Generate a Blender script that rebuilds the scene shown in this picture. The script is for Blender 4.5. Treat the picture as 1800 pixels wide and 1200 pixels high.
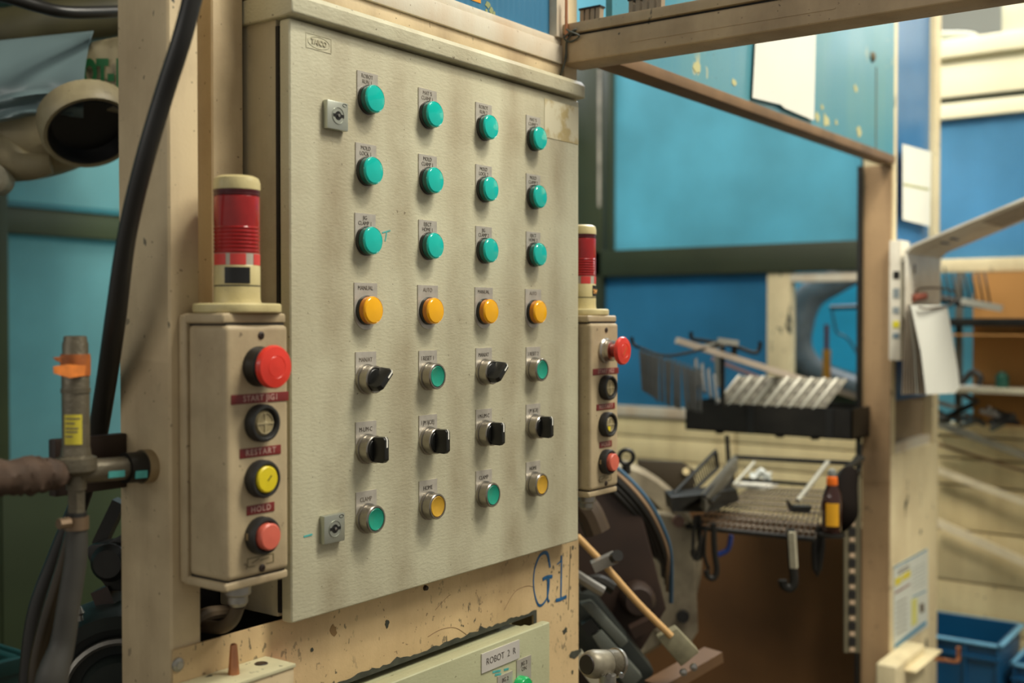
import bpy, bmesh, math, random
from mathutils import Vector, Matrix
random.seed(7)
PI = math.pi
S = bpy.context.scene
COL = S.collection
for o in list(bpy.data.objects): bpy.data.objects.remove(o)

# ------------------------------------------------------------------ camera
# metres; the cabinet door is the plane y = 0, x runs along it, z = 0 is the eye height, the floor is z = -1.45
F = 1990.0
HEAD, PITCH = math.atan(1443 / F), math.atan(38 / F)
CAM = Vector((-0.909, -0.972, 0.0))
ch, sh, cp, sp = math.cos(HEAD), math.sin(HEAD), math.cos(PITCH), math.sin(PITCH)
FW = Vector((ch * cp, sh * cp, -sp)); RT = Vector((sh, -ch, 0)); UP = Vector((ch * sp, sh * sp, cp))
cam = bpy.data.cameras.new('camera'); co = bpy.data.objects.new('camera', cam); COL.objects.link(co)
M = Matrix.Identity(4)
for i in range(3):
    M[i][0] = RT[i]; M[i][1] = UP[i]; M[i][2] = -FW[i]; M[i][3] = CAM[i]
co.matrix_world = M
cam.sensor_width = 36; cam.lens = F * 36 / 1800; cam.clip_start = 0.02
cam.dof.use_dof = True; cam.dof.focus_distance = 1.5; cam.dof.aperture_fstop = 3.0
S.camera = co

# ------------------------------------------------------------------ world, lights, exposure
w = bpy.data.worlds.new('hall_light'); S.world = w; w.use_nodes = True
bg = w.node_tree.nodes['Background']; bg.inputs[0].default_value = (1.0, 0.96, 0.87, 1); bg.inputs[1].default_value = 0.36
def area(name, loc, target, sx, sy, power, col):
    l = bpy.data.lights.new(name, 'AREA'); l.shape = 'RECTANGLE'; l.size = sx; l.size_y = sy; l.energy = power; l.color = col
    o = bpy.data.objects.new(name, l); COL.objects.link(o); o.location = loc
    o.rotation_euler = (Vector(target) - Vector(loc)).to_track_quat('-Z', 'Y').to_euler()
    return o
area('hall_light_front', (0.75, -1.25, 2.6), (0.35, 0.0, -0.2), 0.75, 0.30, 64, (1.0, 0.95, 0.82))
area('hall_light_right', (1.7, -2.1, 2.6), (3.0, 0.2, -0.2), 2.0, 0.8, 128, (1.0, 0.95, 0.82))
area('hall_light_rear', (5.2, 1.2, 2.8), (3.4, 0.8, 0.0), 2.0, 2.0, 330, (0.95, 0.98, 1.0))
area('hall_light_left', (0.6, 4.4, 2.6), (0.6, 2.4, 0.0), 3.0, 0.8, 150, (0.95, 0.98, 1.0))
area('hall_fill_light', (-5.0, 1.4, 1.75), (3.0, 0.4, 0.2), 4.0, 0.16, 40, (1.0, 0.97, 0.90))  # added fill from behind the camera, not an actual hall lamp
area('band_backlight', (3.26, -0.55, 0.50), (3.0, -0.55, 0.50), 0.05, 1.5, 9, (0.92, 0.97, 1.0))  # added light behind the blue sheet to give it a bright band
area('cell_fill_light', (1.0, 0.7, 2.3), (3.0, 0.5, -0.7), 0.9, 0.5, 52, (1.0, 0.93, 0.80))  # added fill that brightens the cream rear panels
S.view_settings.view_transform = 'Standard'; S.view_settings.look = 'None'
S.view_settings.gamma = 1; S.view_settings.use_curve_mapping = False; S.view_settings.exposure = -0.15

# ------------------------------------------------------------------ helpers
def ray(px, py):
    return FW + RT * ((px - 900) / F) + UP * ((600 - py) / F)
def at(px, py, d): return CAM + ray(px, py) * d                       # a measured pixel at a known depth -> metres
def on_x(px, py, x): r = ray(px, py); return CAM + r * ((x - CAM.x) / r.x)
def on_y(px, py, y): r = ray(px, py); return CAM + r * ((y - CAM.y) / r.y)

def s2l(c):
    c = c / 255.0
    return c / 12.92 if c <= 0.04045 else ((c + 0.055) / 1.055) ** 2.4
def rgb(r, g, b): return (s2l(r), s2l(g), s2l(b), 1)

MATS = {}
def new_mat(name):
    m = bpy.data.materials.new(name); m.use_nodes = True
    return m, m.node_tree, m.node_tree.nodes['Principled BSDF']
def plain(name, col, rough=0.5, metal=0.0, coat=0.0, var=0.12, scale=14, bump=0.0, sss=0.0, spec=0.5, trans=0.0):
    if name in MATS: return MATS[name]
    m, t, p = new_mat(name); N, L = t.nodes, t.links
    p.inputs['Roughness'].default_value = rough; p.inputs['Metallic'].default_value = metal
    p.inputs['Coat Weight'].default_value = coat; p.inputs['Specular IOR Level'].default_value = spec
    p.inputs['Transmission Weight'].default_value = trans
    if sss: p.inputs['Subsurface Weight'].default_value = sss; p.inputs['Subsurface Scale'].default_value = 0.01
    tc = N.new('ShaderNodeTexCoord'); n = N.new('ShaderNodeTexNoise'); n.inputs['Scale'].default_value = scale; n.inputs['Detail'].default_value = 5
    L.new(tc.outputs['Object'], n.inputs['Vector'])
    r = N.new('ShaderNodeValToRGB'); r.color_ramp.elements[0].position = 0.3; r.color_ramp.elements[1].position = 0.7
    r.color_ramp.elements[0].color = tuple(c * (1 - var) for c in col[:3]) + (1,)
    r.color_ramp.elements[1].color = tuple(min(1, c * (1 + var * .6)) for c in col[:3]) + (1,)
    L.new(n.outputs['Fac'], r.inputs[0]); L.new(r.outputs[0], p.inputs['Base Color'])
    if bump:
        b = N.new('ShaderNodeBump'); b.inputs['Strength'].default_value = bump; b.inputs['Distance'].default_value = 0.002
        n2 = N.new('ShaderNodeTexNoise'); n2.inputs['Scale'].default_value = scale * 8
        L.new(tc.outputs['Object'], n2.inputs['Vector']); L.new(n2.outputs['Fac'], b.inputs['Height']); L.new(b.outputs[0], p.inputs['Normal'])
    MATS[name] = m; return m

def paint(name, base, dirt, amt=0.5, streak=0.5, chips=0.0, chipcol=(0.03, 0.035, 0.03, 1), rough=0.5, peel=0.0, peelscale=260, big=3.0, columns=False, chipscale=55):
    """old machine enamel: grime clouds, vertical run marks, specks where paint is gone, orange-peel relief"""
    if name in MATS: return MATS[name]
    m, t, p = new_mat(name); N, L = t.nodes, t.links
    tc = N.new('ShaderNodeTexCoord'); O = tc.outputs['Object']
    def noise(scale, vec=(1, 1, 1), detail=4, rough_=0.55, off=(0, 0, 0)):
        mp = N.new('ShaderNodeMapping'); mp.inputs['Scale'].default_value = vec; mp.inputs['Location'].default_value = off
        L.new(O, mp.inputs[0]); n = N.new('ShaderNodeTexNoise'); n.inputs['Scale'].default_value = scale
        n.inputs['Detail'].default_value = detail; n.inputs['Roughness'].default_value = rough_
        L.new(mp.outputs[0], n.inputs['Vector']); return n.outputs['Fac']
    def ramp(src, a, b, lo=0.0, hi=1.0):
        r = N.new('ShaderNodeMapRange'); r.inputs['From Min'].default_value = a; r.inputs['From Max'].default_value = b
        r.inputs['To Min'].default_value = lo; r.inputs['To Max'].default_value = hi; L.new(src, r.inputs[0]); return r.outputs[0]
    def math_(op, a, b):
        n = N.new('ShaderNodeMath'); n.operation = op
        for i, v in enumerate((a, b)):
            if isinstance(v, (int, float)): n.inputs[i].default_value = v
            else: L.new(v, n.inputs[i])
        return n.outputs[0]
    def mix(f, a, b):
        n = N.new('ShaderNodeMix'); n.data_type = 'RGBA'
        L.new(f, n.inputs[0])
        for k, v in ((6, a), (7, b)):
            if isinstance(v, tuple): n.inputs[k].default_value = v
            else: L.new(v, n.inputs[k])
        return n.outputs[2]
    cloud = ramp(noise(big, detail=6, rough_=0.6), 0.42, 0.72, 0, amt)
    run = ramp(noise(9, (1, 1, 0.12), 5, 0.6, (3, 1, 0)), 0.46, 0.70, 0, streak)
    tint = ramp(noise(1.7, off=(9, 2, 5)), 0.35, 0.65)
    light = tuple(min(1, c * 1.10) for c in base[:3]) + (1,)
    c = mix(tint, base, light)
    c = mix(cloud, c, dirt); c = mix(run, c, dirt)
    if columns:
        # hand grime and oil that has run down from every row of switches
        sx = N.new('ShaderNodeSeparateXYZ'); L.new(O, sx.inputs[0])
        cx = math_('SUBTRACT', sx.outputs['X'], 0.1215 + 0.004)
        wv = math_('COSINE', math_('MULTIPLY', cx, 2 * PI / 0.121), 0.0)
        band = ramp(wv, -0.1, 1.0, 0, 1)
        nz = ramp(noise(9, (1, 1, 0.6), 6, 0.6, (5, 5, 5)), 0.38, 0.64, 0.05, 0.55)
        c = mix(math_('MULTIPLY', band, nz), c, dirt)
        lo = ramp(sx.outputs['Z'], -0.30, -0.02, 0.35, 0.0)
        c = mix(math_('MULTIPLY', lo, ramp(noise(5, off=(1, 7, 3)), .35, .65)), c, dirt)
    speck = ramp(noise(140, detail=2, off=(2, 2, 2)), 0.705, 0.73)
    c = mix(math_('MULTIPLY', speck, 0.6), c, tuple(x * .35 for x in dirt[:3]) + (1,))
    if chips:
        where = ramp(noise(5, off=(7, 3, 1)), 0.44, 0.60)
        ck = ramp(noise(chipscale, (1, 1, 0.55), 3, 0.6, (4, 8, 6)), 0.70 - 0.07 * chips, 0.715 - 0.07 * chips)
        ck = math_('MULTIPLY', ck, where); c = mix(ck, c, chipcol)
    L.new(c, p.inputs['Base Color'])
    rr = ramp(cloud, 0, 1, rough, min(1, rough + 0.2)); L.new(rr, p.inputs['Roughness'])
    p.inputs['Specular IOR Level'].default_value = 0.4
    b = N.new('ShaderNodeBump'); b.inputs['Strength'].default_value = 0.25 if not peel else peel; b.inputs['Distance'].default_value = 0.0008
    h = noise(peelscale, (0.55, 1, 1.2) if peel else (1, 1, 1), 2)
    L.new(h, b.inputs['Height']); L.new(b.outputs[0], p.inputs['Normal'])
    MATS[name] = m; return m

def pane(name, col, rough=0.3, ribs=0.0, mixt=0.5, vert=True):
    """twin-wall plastic sheet: diffuse plus light coming through from behind, faint ribs"""
    if name in MATS: return MATS[name]
    m, t, p = new_mat(name); N, L = t.nodes, t.links
    p.inputs['Base Color'].default_value = col; p.inputs['Roughness'].default_value = rough
    tr = N.new('ShaderNodeBsdfTranslucent'); tr.inputs[0].default_value = tuple(min(1, c * 1.25) for c in col[:3]) + (1,)
    mx = N.new('ShaderNodeMixShader'); mx.inputs[0].default_value = mixt
    tc = N.new('ShaderNodeTexCoord'); n = N.new('ShaderNodeTexNoise'); n.inputs['Scale'].default_value = 2.2; n.inputs['Detail'].default_value = 5
    L.new(tc.outputs['Object'], n.inputs['Vector'])
    r = N.new('ShaderNodeValToRGB'); r.color_ramp.elements[0].position = .3; r.color_ramp.elements[1].position = .7
    r.color_ramp.elements[0].color = tuple(c * .78 for c in col[:3]) + (1,); r.color_ramp.elements[1].color = tuple(min(1, c * 1.15) for c in col[:3]) + (1,)
    L.new(n.outputs['Fac'], r.inputs[0]); L.new(r.outputs[0], p.inputs['Base Color']); L.new(r.outputs[0], tr.inputs[0])
    L.new(p.outputs[0], mx.inputs[1]); L.new(tr.outputs[0], mx.inputs[2]); L.new(mx.outputs[0], N['Material Output'].inputs[0])
    if ribs:
        wv = N.new('ShaderNodeTexWave'); wv.inputs['Scale'].default_value = ribs; wv.bands_direction = 'DIAGONAL' if vert else 'Z'
        mp = N.new('ShaderNodeMapping'); mp.inputs['Scale'].default_value = (1, 1, 0) if vert else (0, 0, 1)
        L.new(tc.outputs['Object'], mp.inputs[0]); L.new(mp.outputs[0], wv.inputs['Vector'])
        b = N.new('ShaderNodeBump'); b.inputs['Strength'].default_value = 0.35; b.inputs['Distance'].default_value = 0.002
        L.new(wv.outputs['Fac'], b.inputs['Height']); L.new(b.outputs[0], p.inputs['Normal'])
    MATS[name] = m; return m

WPOS = {}
def wpos(o): return WPOS.get(o.name, Vector((0, 0, 0)))
def link(o, parent, wl):
    COL.objects.link(o)
    if parent is not None:
        o.parent = parent; o.location = Vector(wl) - wpos(parent)
    else: o.location = wl
    WPOS[o.name] = Vector(wl)

class MB:
    def __init__(s): s.v = []; s.f = []
    def add(s, vs, fs):
        b = len(s.v); s.v += [Vector(v) for v in vs]; s.f += [tuple(b + i for i in f) for f in fs]; return s
    def box(s, a, b, rot=None, c=None):
        x0, y0, z0 = (min(a[i], b[i]) for i in range(3)); x1, y1, z1 = (max(a[i], b[i]) for i in range(3))
        vs = [Vector((x, y, z)) for x in (x0, x1) for y in (y0, y1) for z in (z0, z1)]
        if rot is not None:
            cc = Vector(c) if c is not None else Vector(((x0 + x1) / 2, (y0 + y1) / 2, (z0 + z1) / 2))
            vs = [cc + rot @ (v - cc) for v in vs]
        return s.add(vs, [(0, 1, 3, 2), (4, 6, 7, 5), (0, 4, 5, 1), (2, 3, 7, 6), (0, 2, 6, 4), (1, 5, 7, 3)])
    def bar(s, p, q, w, h, up=(0, 0, 1)):
        p, q = Vector(p), Vector(q); d = (q - p).normalized(); u = Vector(up)
        if abs(d.dot(u)) > .98: u = Vector((1, 0, 0))
        r = d.cross(u).normalized() * (w / 2); u = r.cross(d).normalized() * (h / 2)
        vs = [e + a * r + b * u for e in (p, q) for a in (-1, 1) for b in (-1, 1)]
        return s.add(vs, [(0, 1, 3, 2), (4, 6, 7, 5), (0, 4, 5, 1), (2, 3, 7, 6), (0, 2, 6, 4), (1, 5, 7, 3)])
    def prism(s, poly, depth_vec):
        d = Vector(depth_vec); n = len(poly); vs = [Vector(p) for p in poly] + [Vector(p) + d for p in poly]
        return s.add(vs, [tuple(range(n)), tuple(range(2 * n - 1, n - 1, -1))] + [(i, i + n, (i + 1) % n + n, (i + 1) % n) for i in range(n)])
    def lathe(s, prof, o=(0, 0, 0), ax=(0, 0, 1), n=32, arc=2 * PI, cap=True):
        o, a = Vector(o), Vector(ax).normalized(); u = Vector((1, 0, 0)) if abs(a.x) < .9 else Vector((0, 1, 0))
        u = (u - a * u.dot(a)).normalized(); v = a.cross(u)
        vs, fs = [], []; k = len(prof)
        for i in range(n):
            t = arc * i / n; d = u * math.cos(t) + v * math.sin(t)
            vs += [o + a * h + d * r for r, h in prof]
        for i in range(n):
            j = (i + 1) % n
            for q in range(k - 1): fs.append((i * k + q, j * k + q, j * k + q + 1, i * k + q + 1))
        if cap and prof[0][0] > 1e-6: fs.append(tuple(i * k for i in range(n))[::-1])
        if cap and prof[-1][0] > 1e-6: fs.append(tuple(i * k + k - 1 for i in range(n)))
        return s.add(vs, fs)
    def cyl(s, p, q, r, r2=None, n=24):
        p, q = Vector(p), Vector(q); h = (q - p).length
        return s.lathe([(r, 0), (r if r2 is None else r2, h)], p, q - p, n)
    def tube(s, pts, r, n=12, sub=6, closed=False):
        P = [Vector(p) for p in pts]; R = r if isinstance(r, (list, tuple)) else [r] * len(P)
        C, RR = [], []; m = len(P)
        for i in range(m - 1 if not closed else m):
            g = lambda k: P[k % m] if closed else P[max(0, min(m - 1, k))]
            p0, p1, p2, p3 = g(i - 1), g(i), g(i + 1), g(i + 2)
            for q in range(sub):
                t = q / sub
                C.append(.5 * ((2 * p1) + (p2 - p0) * t + (2 * p0 - 5 * p1 + 4 * p2 - p3) * t * t + (3 * p1 - p0 - 3 * p2 + p3) * t ** 3))
                RR.append(R[i] * (1 - t) + R[(i + 1) % m] * t)
        if not closed: C.append(P[-1]); RR.append(R[-1])
        k = len(C); vs, fs = [], []; up = None
        for i in range(k):
            d = (C[(i + 1) % k] - C[i - 1]) if closed else (C[min(k - 1, i + 1)] - C[max(0, i - 1)])
            d.normalize()
            if up is None:
                up = Vector((0, 0, 1)) if abs(d.z) < .9 else Vector((1, 0, 0))
            up = (up - d * up.dot(d)).normalized(); v = d.cross(up)
            vs += [C[i] + (up * math.cos(2 * PI * j / n) + v * math.sin(2 * PI * j / n)) * RR[i] for j in range(n)]
        for i in range(k if closed else k - 1):
            a, b = i * n, ((i + 1) % k) * n
            fs += [(a + j, a + (j + 1) % n, b + (j + 1) % n, b + j) for j in range(n)]
        if not closed: fs += [tuple(range(n))[::-1], tuple((k - 1) * n + j for j in range(n))]
        return s.add(vs, fs)
    def grid(s, fn, nu, nv, thick=None):
        vs = [Vector(fn(i / nu, j / nv)) for i in range(nu + 1) for j in range(nv + 1)]
        fs = [(i * (nv + 1) + j, (i + 1) * (nv + 1) + j, (i + 1) * (nv + 1) + j + 1, i * (nv + 1) + j + 1) for i in range(nu) for j in range(nv)]
        if thick is not None:
            t = Vector(thick); k = len(vs); vs += [v + t for v in vs]; fs += [tuple(k + i for i in f[::-1]) for f in fs]
            rim = [i * (nv + 1) for i in range(nu + 1)] + [nu * (nv + 1) + j for j in range(1, nv + 1)] + [i * (nv + 1) + nv for i in range(nu - 1, -1, -1)] + [j for j in range(nv - 1, 0, -1)]
            fs += [(rim[i], rim[(i + 1) % len(rim)], rim[(i + 1) % len(rim)] + k, rim[i] + k) for i in range(len(rim))]
        return s.add(vs, fs)
    def build(s, name, mat, parent=None, loc=None, bevel=0.0, seg=2, ang=35, label=None, rot=None):
        if loc is None:
            if parent is not None: base = wpos(parent)
            else:
                xs = [v.x for v in s.v]; ys = [v.y for v in s.v]; zs = [v.z for v in s.v]
                base = Vector(((min(xs) + max(xs)) / 2, (min(ys) + max(ys)) / 2, min(zs)))
            vs = [v - base for v in s.v]; wl = base
        else: vs = s.v; wl = Vector(loc)
        me = bpy.data.meshes.new(name); me.from_pydata(vs, [], s.f); me.update()
        bm = bmesh.new(); bm.from_mesh(me); bmesh.ops.recalc_face_normals(bm, faces=bm.faces)
        if bevel:
            es = [e for e in bm.edges if len(e.link_faces) == 2 and e.calc_face_angle(0) > math.radians(40)]
            bmesh.ops.bevel(bm, geom=es, offset=bevel, segments=seg, profile=.6, affect='EDGES', clamp_overlap=True)
        bm.to_mesh(me); bm.free()
        for f in me.polygons: f.use_smooth = True
        me.set_sharp_from_angle(angle=math.radians(ang))
        me.materials.append(mat)
        o = bpy.data.objects.new(name, me); link(o, parent, wl)
        if rot: o.rotation_euler = rot
        if label: o['label'] = label
        return o
def tag(o, label, cat, group=None, kind=None):
    o['label'] = label; o['category'] = cat
    if group: o['group'] = group
    if kind: o['kind'] = kind
    return o
def struct(o): o['kind'] = 'structure'; return o
def empty(name, loc, label=None, cat=None, group=None):
    o = bpy.data.objects.new(name, None); o.empty_display_size = .02; link(o, None, Vector(loc))
    if label: tag(o, label, cat, group)
    return o
def inst(src, name, parent, wl, rot=None, label=None):
    o = bpy.data.objects.new(name, src.data); link(o, parent, Vector(wl))
    if rot: o.rotation_euler = rot
    if label: o['label'] = label
    return o
TCACHE = {}
def text_mesh(body, size, sx=1.0, bold=0.0, ext=0.00015, space=1.0):
    key = (body, size, sx, bold, ext, space)
    if key in TCACHE: return TCACHE[key]
    cu = bpy.data.curves.new('t', 'FONT'); cu.body = body; cu.size = size; cu.align_x = 'CENTER'; cu.align_y = 'CENTER'
    cu.extrude = ext; cu.offset = bold; cu.resolution_u = 3; cu.space_line = 0.95; cu.space_character = space
    ob = bpy.data.objects.new('t', cu); COL.objects.link(ob)
    dg = bpy.context.evaluated_depsgraph_get(); me = bpy.data.meshes.new_from_object(ob.evaluated_get(dg))
    bpy.data.objects.remove(ob); bpy.data.curves.remove(cu)
    for v in me.vertices: v.co = Vector((v.co.x * sx, -v.co.z, v.co.y))
    TCACHE[key] = me; return me
def text(body, size, wl, mat, parent, sx=1.0, bold=0.0, name='lettering', label=None, rot=None, ext=0.00015, space=1.0):
    me = text_mesh(body, size, sx, bold, ext, space).copy(); me.name = name
    me.materials.clear(); me.materials.append(mat)
    o = bpy.data.objects.new(name, me); link(o, parent, Vector(wl))
    if rot: o.rotation_euler = rot
    if label: o['label'] = label
    return o

# ------------------------------------------------------------------ materials
door_paint = paint('grey_door_enamel', rgb(198, 194, 166), rgb(134, 114, 84), 0.42, 0.20, rough=0.45, peel=0.6, columns=True, big=3.5)
body_paint = paint('grey_cabinet_enamel', rgb(184, 174, 146), rgb(104, 84, 60), 0.55, 0.4, rough=0.5, peel=0.4, big=5)
cream = paint('cream_frame_enamel', rgb(208, 188, 150), rgb(122, 96, 68), 0.55, 0.45, chips=0.3, rough=0.5, big=4)
fascia_paint = paint('chipped_cream_enamel', rgb(212, 184, 138), rgb(130, 100, 66), 0.45, 0.3, chips=1.0, rough=0.5, big=5, chipscale=130)
tan = paint('brown_stained_beam_enamel', rgb(184, 160, 126), rgb(104, 82, 60), 0.5, 0.3, chips=0.2, rough=0.5, big=6)
post_paint = paint('pale_cream_post_enamel', rgb(222, 208, 168), rgb(150, 122, 84), 0.38, 0.3, chips=0.9, rough=0.5, big=4, chipscale=22)
sandwich = paint('cream_sheet_enamel', rgb(240, 222, 172), rgb(176, 150, 100), 0.35, 0.35, chips=0.2, rough=0.55, big=2.5)
box_paint = paint('pendant_box_enamel', rgb(186, 168, 134), rgb(104, 82, 56), 0.45, 0.35, rough=0.42, big=9)
ivory = paint('ivory_plastic', rgb(206, 192, 140), rgb(120, 100, 62), 0.3, 0.3, rough=0.35, big=20)
alu = paint('dull_aluminium_paint', rgb(206, 200, 182), rgb(190, 150, 105), 0.35, 0.45, rough=0.4, big=6)
cabinet2 = paint('olive_grey_enamel', rgb(182, 182, 146), rgb(132, 124, 88), 0.3, 0.2, rough=0.4, peel=0.35, big=6)
chrome = plain('chrome', (0.50, 0.48, 0.44, 1), 0.28, 1.0, var=0.12)
bezel_m = plain('satin_bezel_metal', (0.38, 0.35, 0.30, 1), 0.30, 1.0, var=0.15, scale=80)
steel = plain('dull_steel', (0.36, 0.34, 0.30, 1), 0.45, 0.8, var=0.3, bump=.2)
zinc = plain('zinc_lock_metal', (0.47, 0.49, 0.42, 1), 0.38, 0.75, var=0.1)
plate_m = plain('anodised_legend_plate', (0.54, 0.50, 0.43, 1), 0.35, 0.35, var=0.16, scale=60)
teal_lens = plain('teal_lens', rgb(0, 190, 176), 0.16, coat=0.5, var=0.06, sss=0.0)
teal_side = plain('shaded_teal_lens_side', rgb(6, 92, 82), 0.3, var=0.1)  # darker copy of the lens teal, shade painted on its side
green_cap = plain('green_button_cap', rgb(24, 152, 126), 0.35, var=0.12, scale=60)
amber_lens = plain('amber_lens', rgb(250, 182, 8), 0.2, coat=0.4, var=0.05)
amber_side = plain('shaded_amber_lens_side', rgb(196, 120, 14), 0.3, var=0.1)  # darker copy of the lens amber, side shade in the colour
yellow_cap = plain('ochre_button_cap', rgb(206, 160, 48), 0.4, var=0.12, scale=60)
black = plain('black_plastic', rgb(24, 24, 22), 0.35, var=0.3)
blacksoft = plain('worn_black_rubber', rgb(38, 37, 34), 0.55, var=0.4, scale=40)
white = plain('white_mark', rgb(235, 232, 220), 0.5, var=0.05)
ink = plain('dark_print', rgb(70, 62, 52), 0.6, var=0.2)
ink_soft = plain('faded_print', rgb(112, 102, 88), 0.6, var=0.2)
red_cap = plain('red_mushroom_plastic', rgb(226, 56, 40), 0.33, coat=0.2, var=0.08, scale=30)
red_cap2 = plain('faded_red_cap', rgb(216, 104, 84), 0.4, var=0.06)
yel_cap2 = plain('bright_yellow_cap', rgb(226, 204, 30), 0.4, var=0.12, scale=40)
clear_cap = plain('yellowed_clear_lens', rgb(150, 136, 100), 0.3, var=0.25, scale=60)
tape_red = plain('maroon_label_tape', rgb(122, 38, 36), 0.35, var=0.2, scale=30)
tape_txt = plain('embossed_pale_letters', rgb(196, 160, 146), 0.6, var=0.2)
beacon_red = plain('red_beacon_lens', rgb(168, 26, 26), 0.24, coat=0.4, var=0.25, scale=40)
beacon_dark = plain('dark_red_seal', rgb(84, 22, 26), 0.3, var=0.1)
refl_red = plain('red_reflector_segment', rgb(220, 70, 64), 0.4)
refl_wht = plain('pale_reflector_segment', rgb(190, 180, 164), 0.4)
dark_green = plain('dark_green_frame_enamel', rgb(48, 54, 34), 0.5, var=0.3, scale=3)
dark_green2 = plain('green_sheet_enamel', rgb(54, 66, 38), 0.5, var=0.25, scale=2)
cable_blk = plain('black_cable_sheath', rgb(36, 34, 30), 0.4, var=0.35, scale=12)
hose_gry = plain('grey_hose_rubber', rgb(66, 64, 58), 0.55, var=0.25, scale=20)
copper = plain('copper', (0.55, 0.24, 0.12, 1), 0.32, 0.9, var=0.2)
brass = plain('dirty_brass', (0.40, 0.32, 0.20, 1), 0.4, 0.8, var=0.3)
pipe_m = plain('oxidised_pipe_metal', rgb(112, 104, 86), 0.42, 0.45, var=0.3, scale=30, bump=.3)
rust_tape = plain('rust_coloured_tape', rgb(168, 92, 36), 0.6, var=0.5, scale=60)
yel_lab = plain('yellow_sticker', rgb(214, 198, 60), 0.5, var=0.12, scale=50)
marker = plain('blue_marker_ink', rgb(22, 92, 138), 0.5, var=0.35, scale=90)
marker_t = plain('turquoise_marker_ink', rgb(84, 178, 172), 0.6, var=0.2, scale=90)
bare = plain('bare_dark_metal', rgb(66, 68, 58), 0.6, var=0.35, scale=60)
dark_in = plain('dark_interior', rgb(26, 22, 17), 0.7, var=0.3)
brown_dk = plain('oily_brown_casting', rgb(46, 30, 20), 0.5, var=0.4, scale=8)
brown_sheet = plain('rust_brown_sheet', rgb(112, 76, 38), 0.7, var=0.35, scale=2.5)
cast_grey = paint('grey_casting_paint', rgb(182, 176, 152), rgb(90, 78, 58), 0.6, 0.3, rough=0.5, big=7)
cast_cream = paint('cream_robot_paint', rgb(156, 144, 112), rgb(82, 68, 44), 0.7, 0.5, rough=0.45, big=6)
blk_steel = plain('blackened_steel', rgb(34, 32, 27), 0.45, 0.3, var=0.4, scale=18)
blade_m = plain('dark_grey_plated_blade', rgb(88, 90, 88), 0.5, 0.2, var=0.25, scale=20)
silver = plain('silver_plated_steel', rgb(186, 184, 170), 0.4, 0.5, var=0.15, scale=30)
hanger_m = plain('pale_wood_strip', rgb(198, 170, 140), 0.6, var=0.15)
teal_pane = pane('teal_plastic_sheet', rgb(114, 182, 196), 0.3, mixt=.5)
teal_left = pane('pale_teal_plastic_sheet', rgb(130, 184, 188), 0.35, mixt=.55)
blue_pane = pane('blue_plastic_sheet', rgb(66, 138, 172), 0.28, mixt=.45)
sky_pane = pane('bright_blue_ribbed_sheet', rgb(98, 158, 190), 0.22, ribs=30, mixt=.5)
blue_rib = pane('blue_ribbed_sheet', rgb(76, 140, 178), 0.3, ribs=45, mixt=.3)
board_m = paint('teal_board_paint', rgb(62, 130, 150), rgb(100, 146, 142), 0.5, 0.45, chips=0.25, chipcol=rgb(190, 180, 130), rough=0.35, big=3, chipscale=14)
post_blue = pane('slate_blue_sheet', rgb(74, 134, 182), 0.3, mixt=.3)
paper = plain('white_paper', rgb(222, 222, 210), 0.8, var=0.05, scale=5)
paper_edge = plain('grey_soiled_paper', rgb(176, 162, 142), 0.8, var=0.2)
white_paint = paint('white_bracket_enamel', rgb(226, 220, 202), rgb(160, 140, 112), 0.35, 0.3, rough=0.4, big=8)
crate_m = plain('blue_crate_plastic', rgb(14, 78, 120), 0.4, var=0.15, scale=6)
crate_rim = plain('light_blue_worn_rim', rgb(110, 172, 206), 0.4, var=0.15)
teal_crate = plain('dark_teal_crate_plastic', rgb(16, 66, 62), 0.4, var=0.2)
amber_glass = plain('dark_amber_bottle', rgb(52, 20, 10), 0.15, coat=.6, var=0.3)
orange_pl = plain('orange_plastic', rgb(236, 112, 22), 0.4)
film = plain('cloudy_plastic_film', rgb(116, 136, 138), 0.3, var=0.08, scale=5)
green_ink = plain('green_stencil_paint', rgb(16, 92, 44), 0.6, var=0.2)
blue_tape = plain('blue_print', rgb(60, 128, 158), 0.6)
hall_m = plain('pale_hall_wall', rgb(206, 204, 190), 0.8, var=0.05, scale=1)
floor_m = plain('oily_concrete', rgb(84, 74, 58), 0.6, var=0.35, scale=2.5)
ochre_m = plain('ochre_cardboard', rgb(176, 126, 66), 0.8, var=0.12, scale=2)
bright_cream = plain('pale_cream_steel', rgb(248, 240, 206), 0.5, var=0.08, scale=2)

# ------------------------------------------------------------------ setting
struct(MB().box((-4, -4, -1.5), (8, 6, -1.45)).build('floor', floor_m))
struct(MB().box((7.0, -4, -1.45), (7.1, 6, 4.0)).build('wall_rear', hall_m))
struct(MB().box((-4, 5.9, -1.45), (7.0, 6.0, 4.0)).build('wall_left', dark_green2))

# --- rear guard wall of the cell, the plane x = 3.0 (faces -x)
XW = 3.0
def wall_panels(z0, z1, y0, y1, name='wall_panel'):
    return MB().box((XW, y0, z0), (XW + .04, y1, z1)).build(name, sandwich, bevel=.004)
rg = empty('wall_cell_rear', (XW, 0.5, -1.45)); rg['kind'] = 'structure'
zs = [-1.45, -1.215, -1.03, -.87, -.70, -.55, -.46, -.385]
for i in range(len(zs) - 1):
    for (ya, yb) in ((-1.6, .12), (.12, .83), (.83, 2.2)):
        MB().box((XW, ya + .003, zs[i] + .003), (XW + .03, yb - .003, zs[i + 1] - .003)).build('panel', sandwich, rg, bevel=.004)
MB().box((XW + .03, -1.6, -1.45), (XW + .05, 2.2, -.38)).build('backing', plain('grey_brown_backing', rgb(120, 104, 70), .7), rg)
MB().box((XW - .012, .83, -.382), (XW + .04, 2.2, -.340)).build('sill', alu, rg, bevel=.004)
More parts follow.
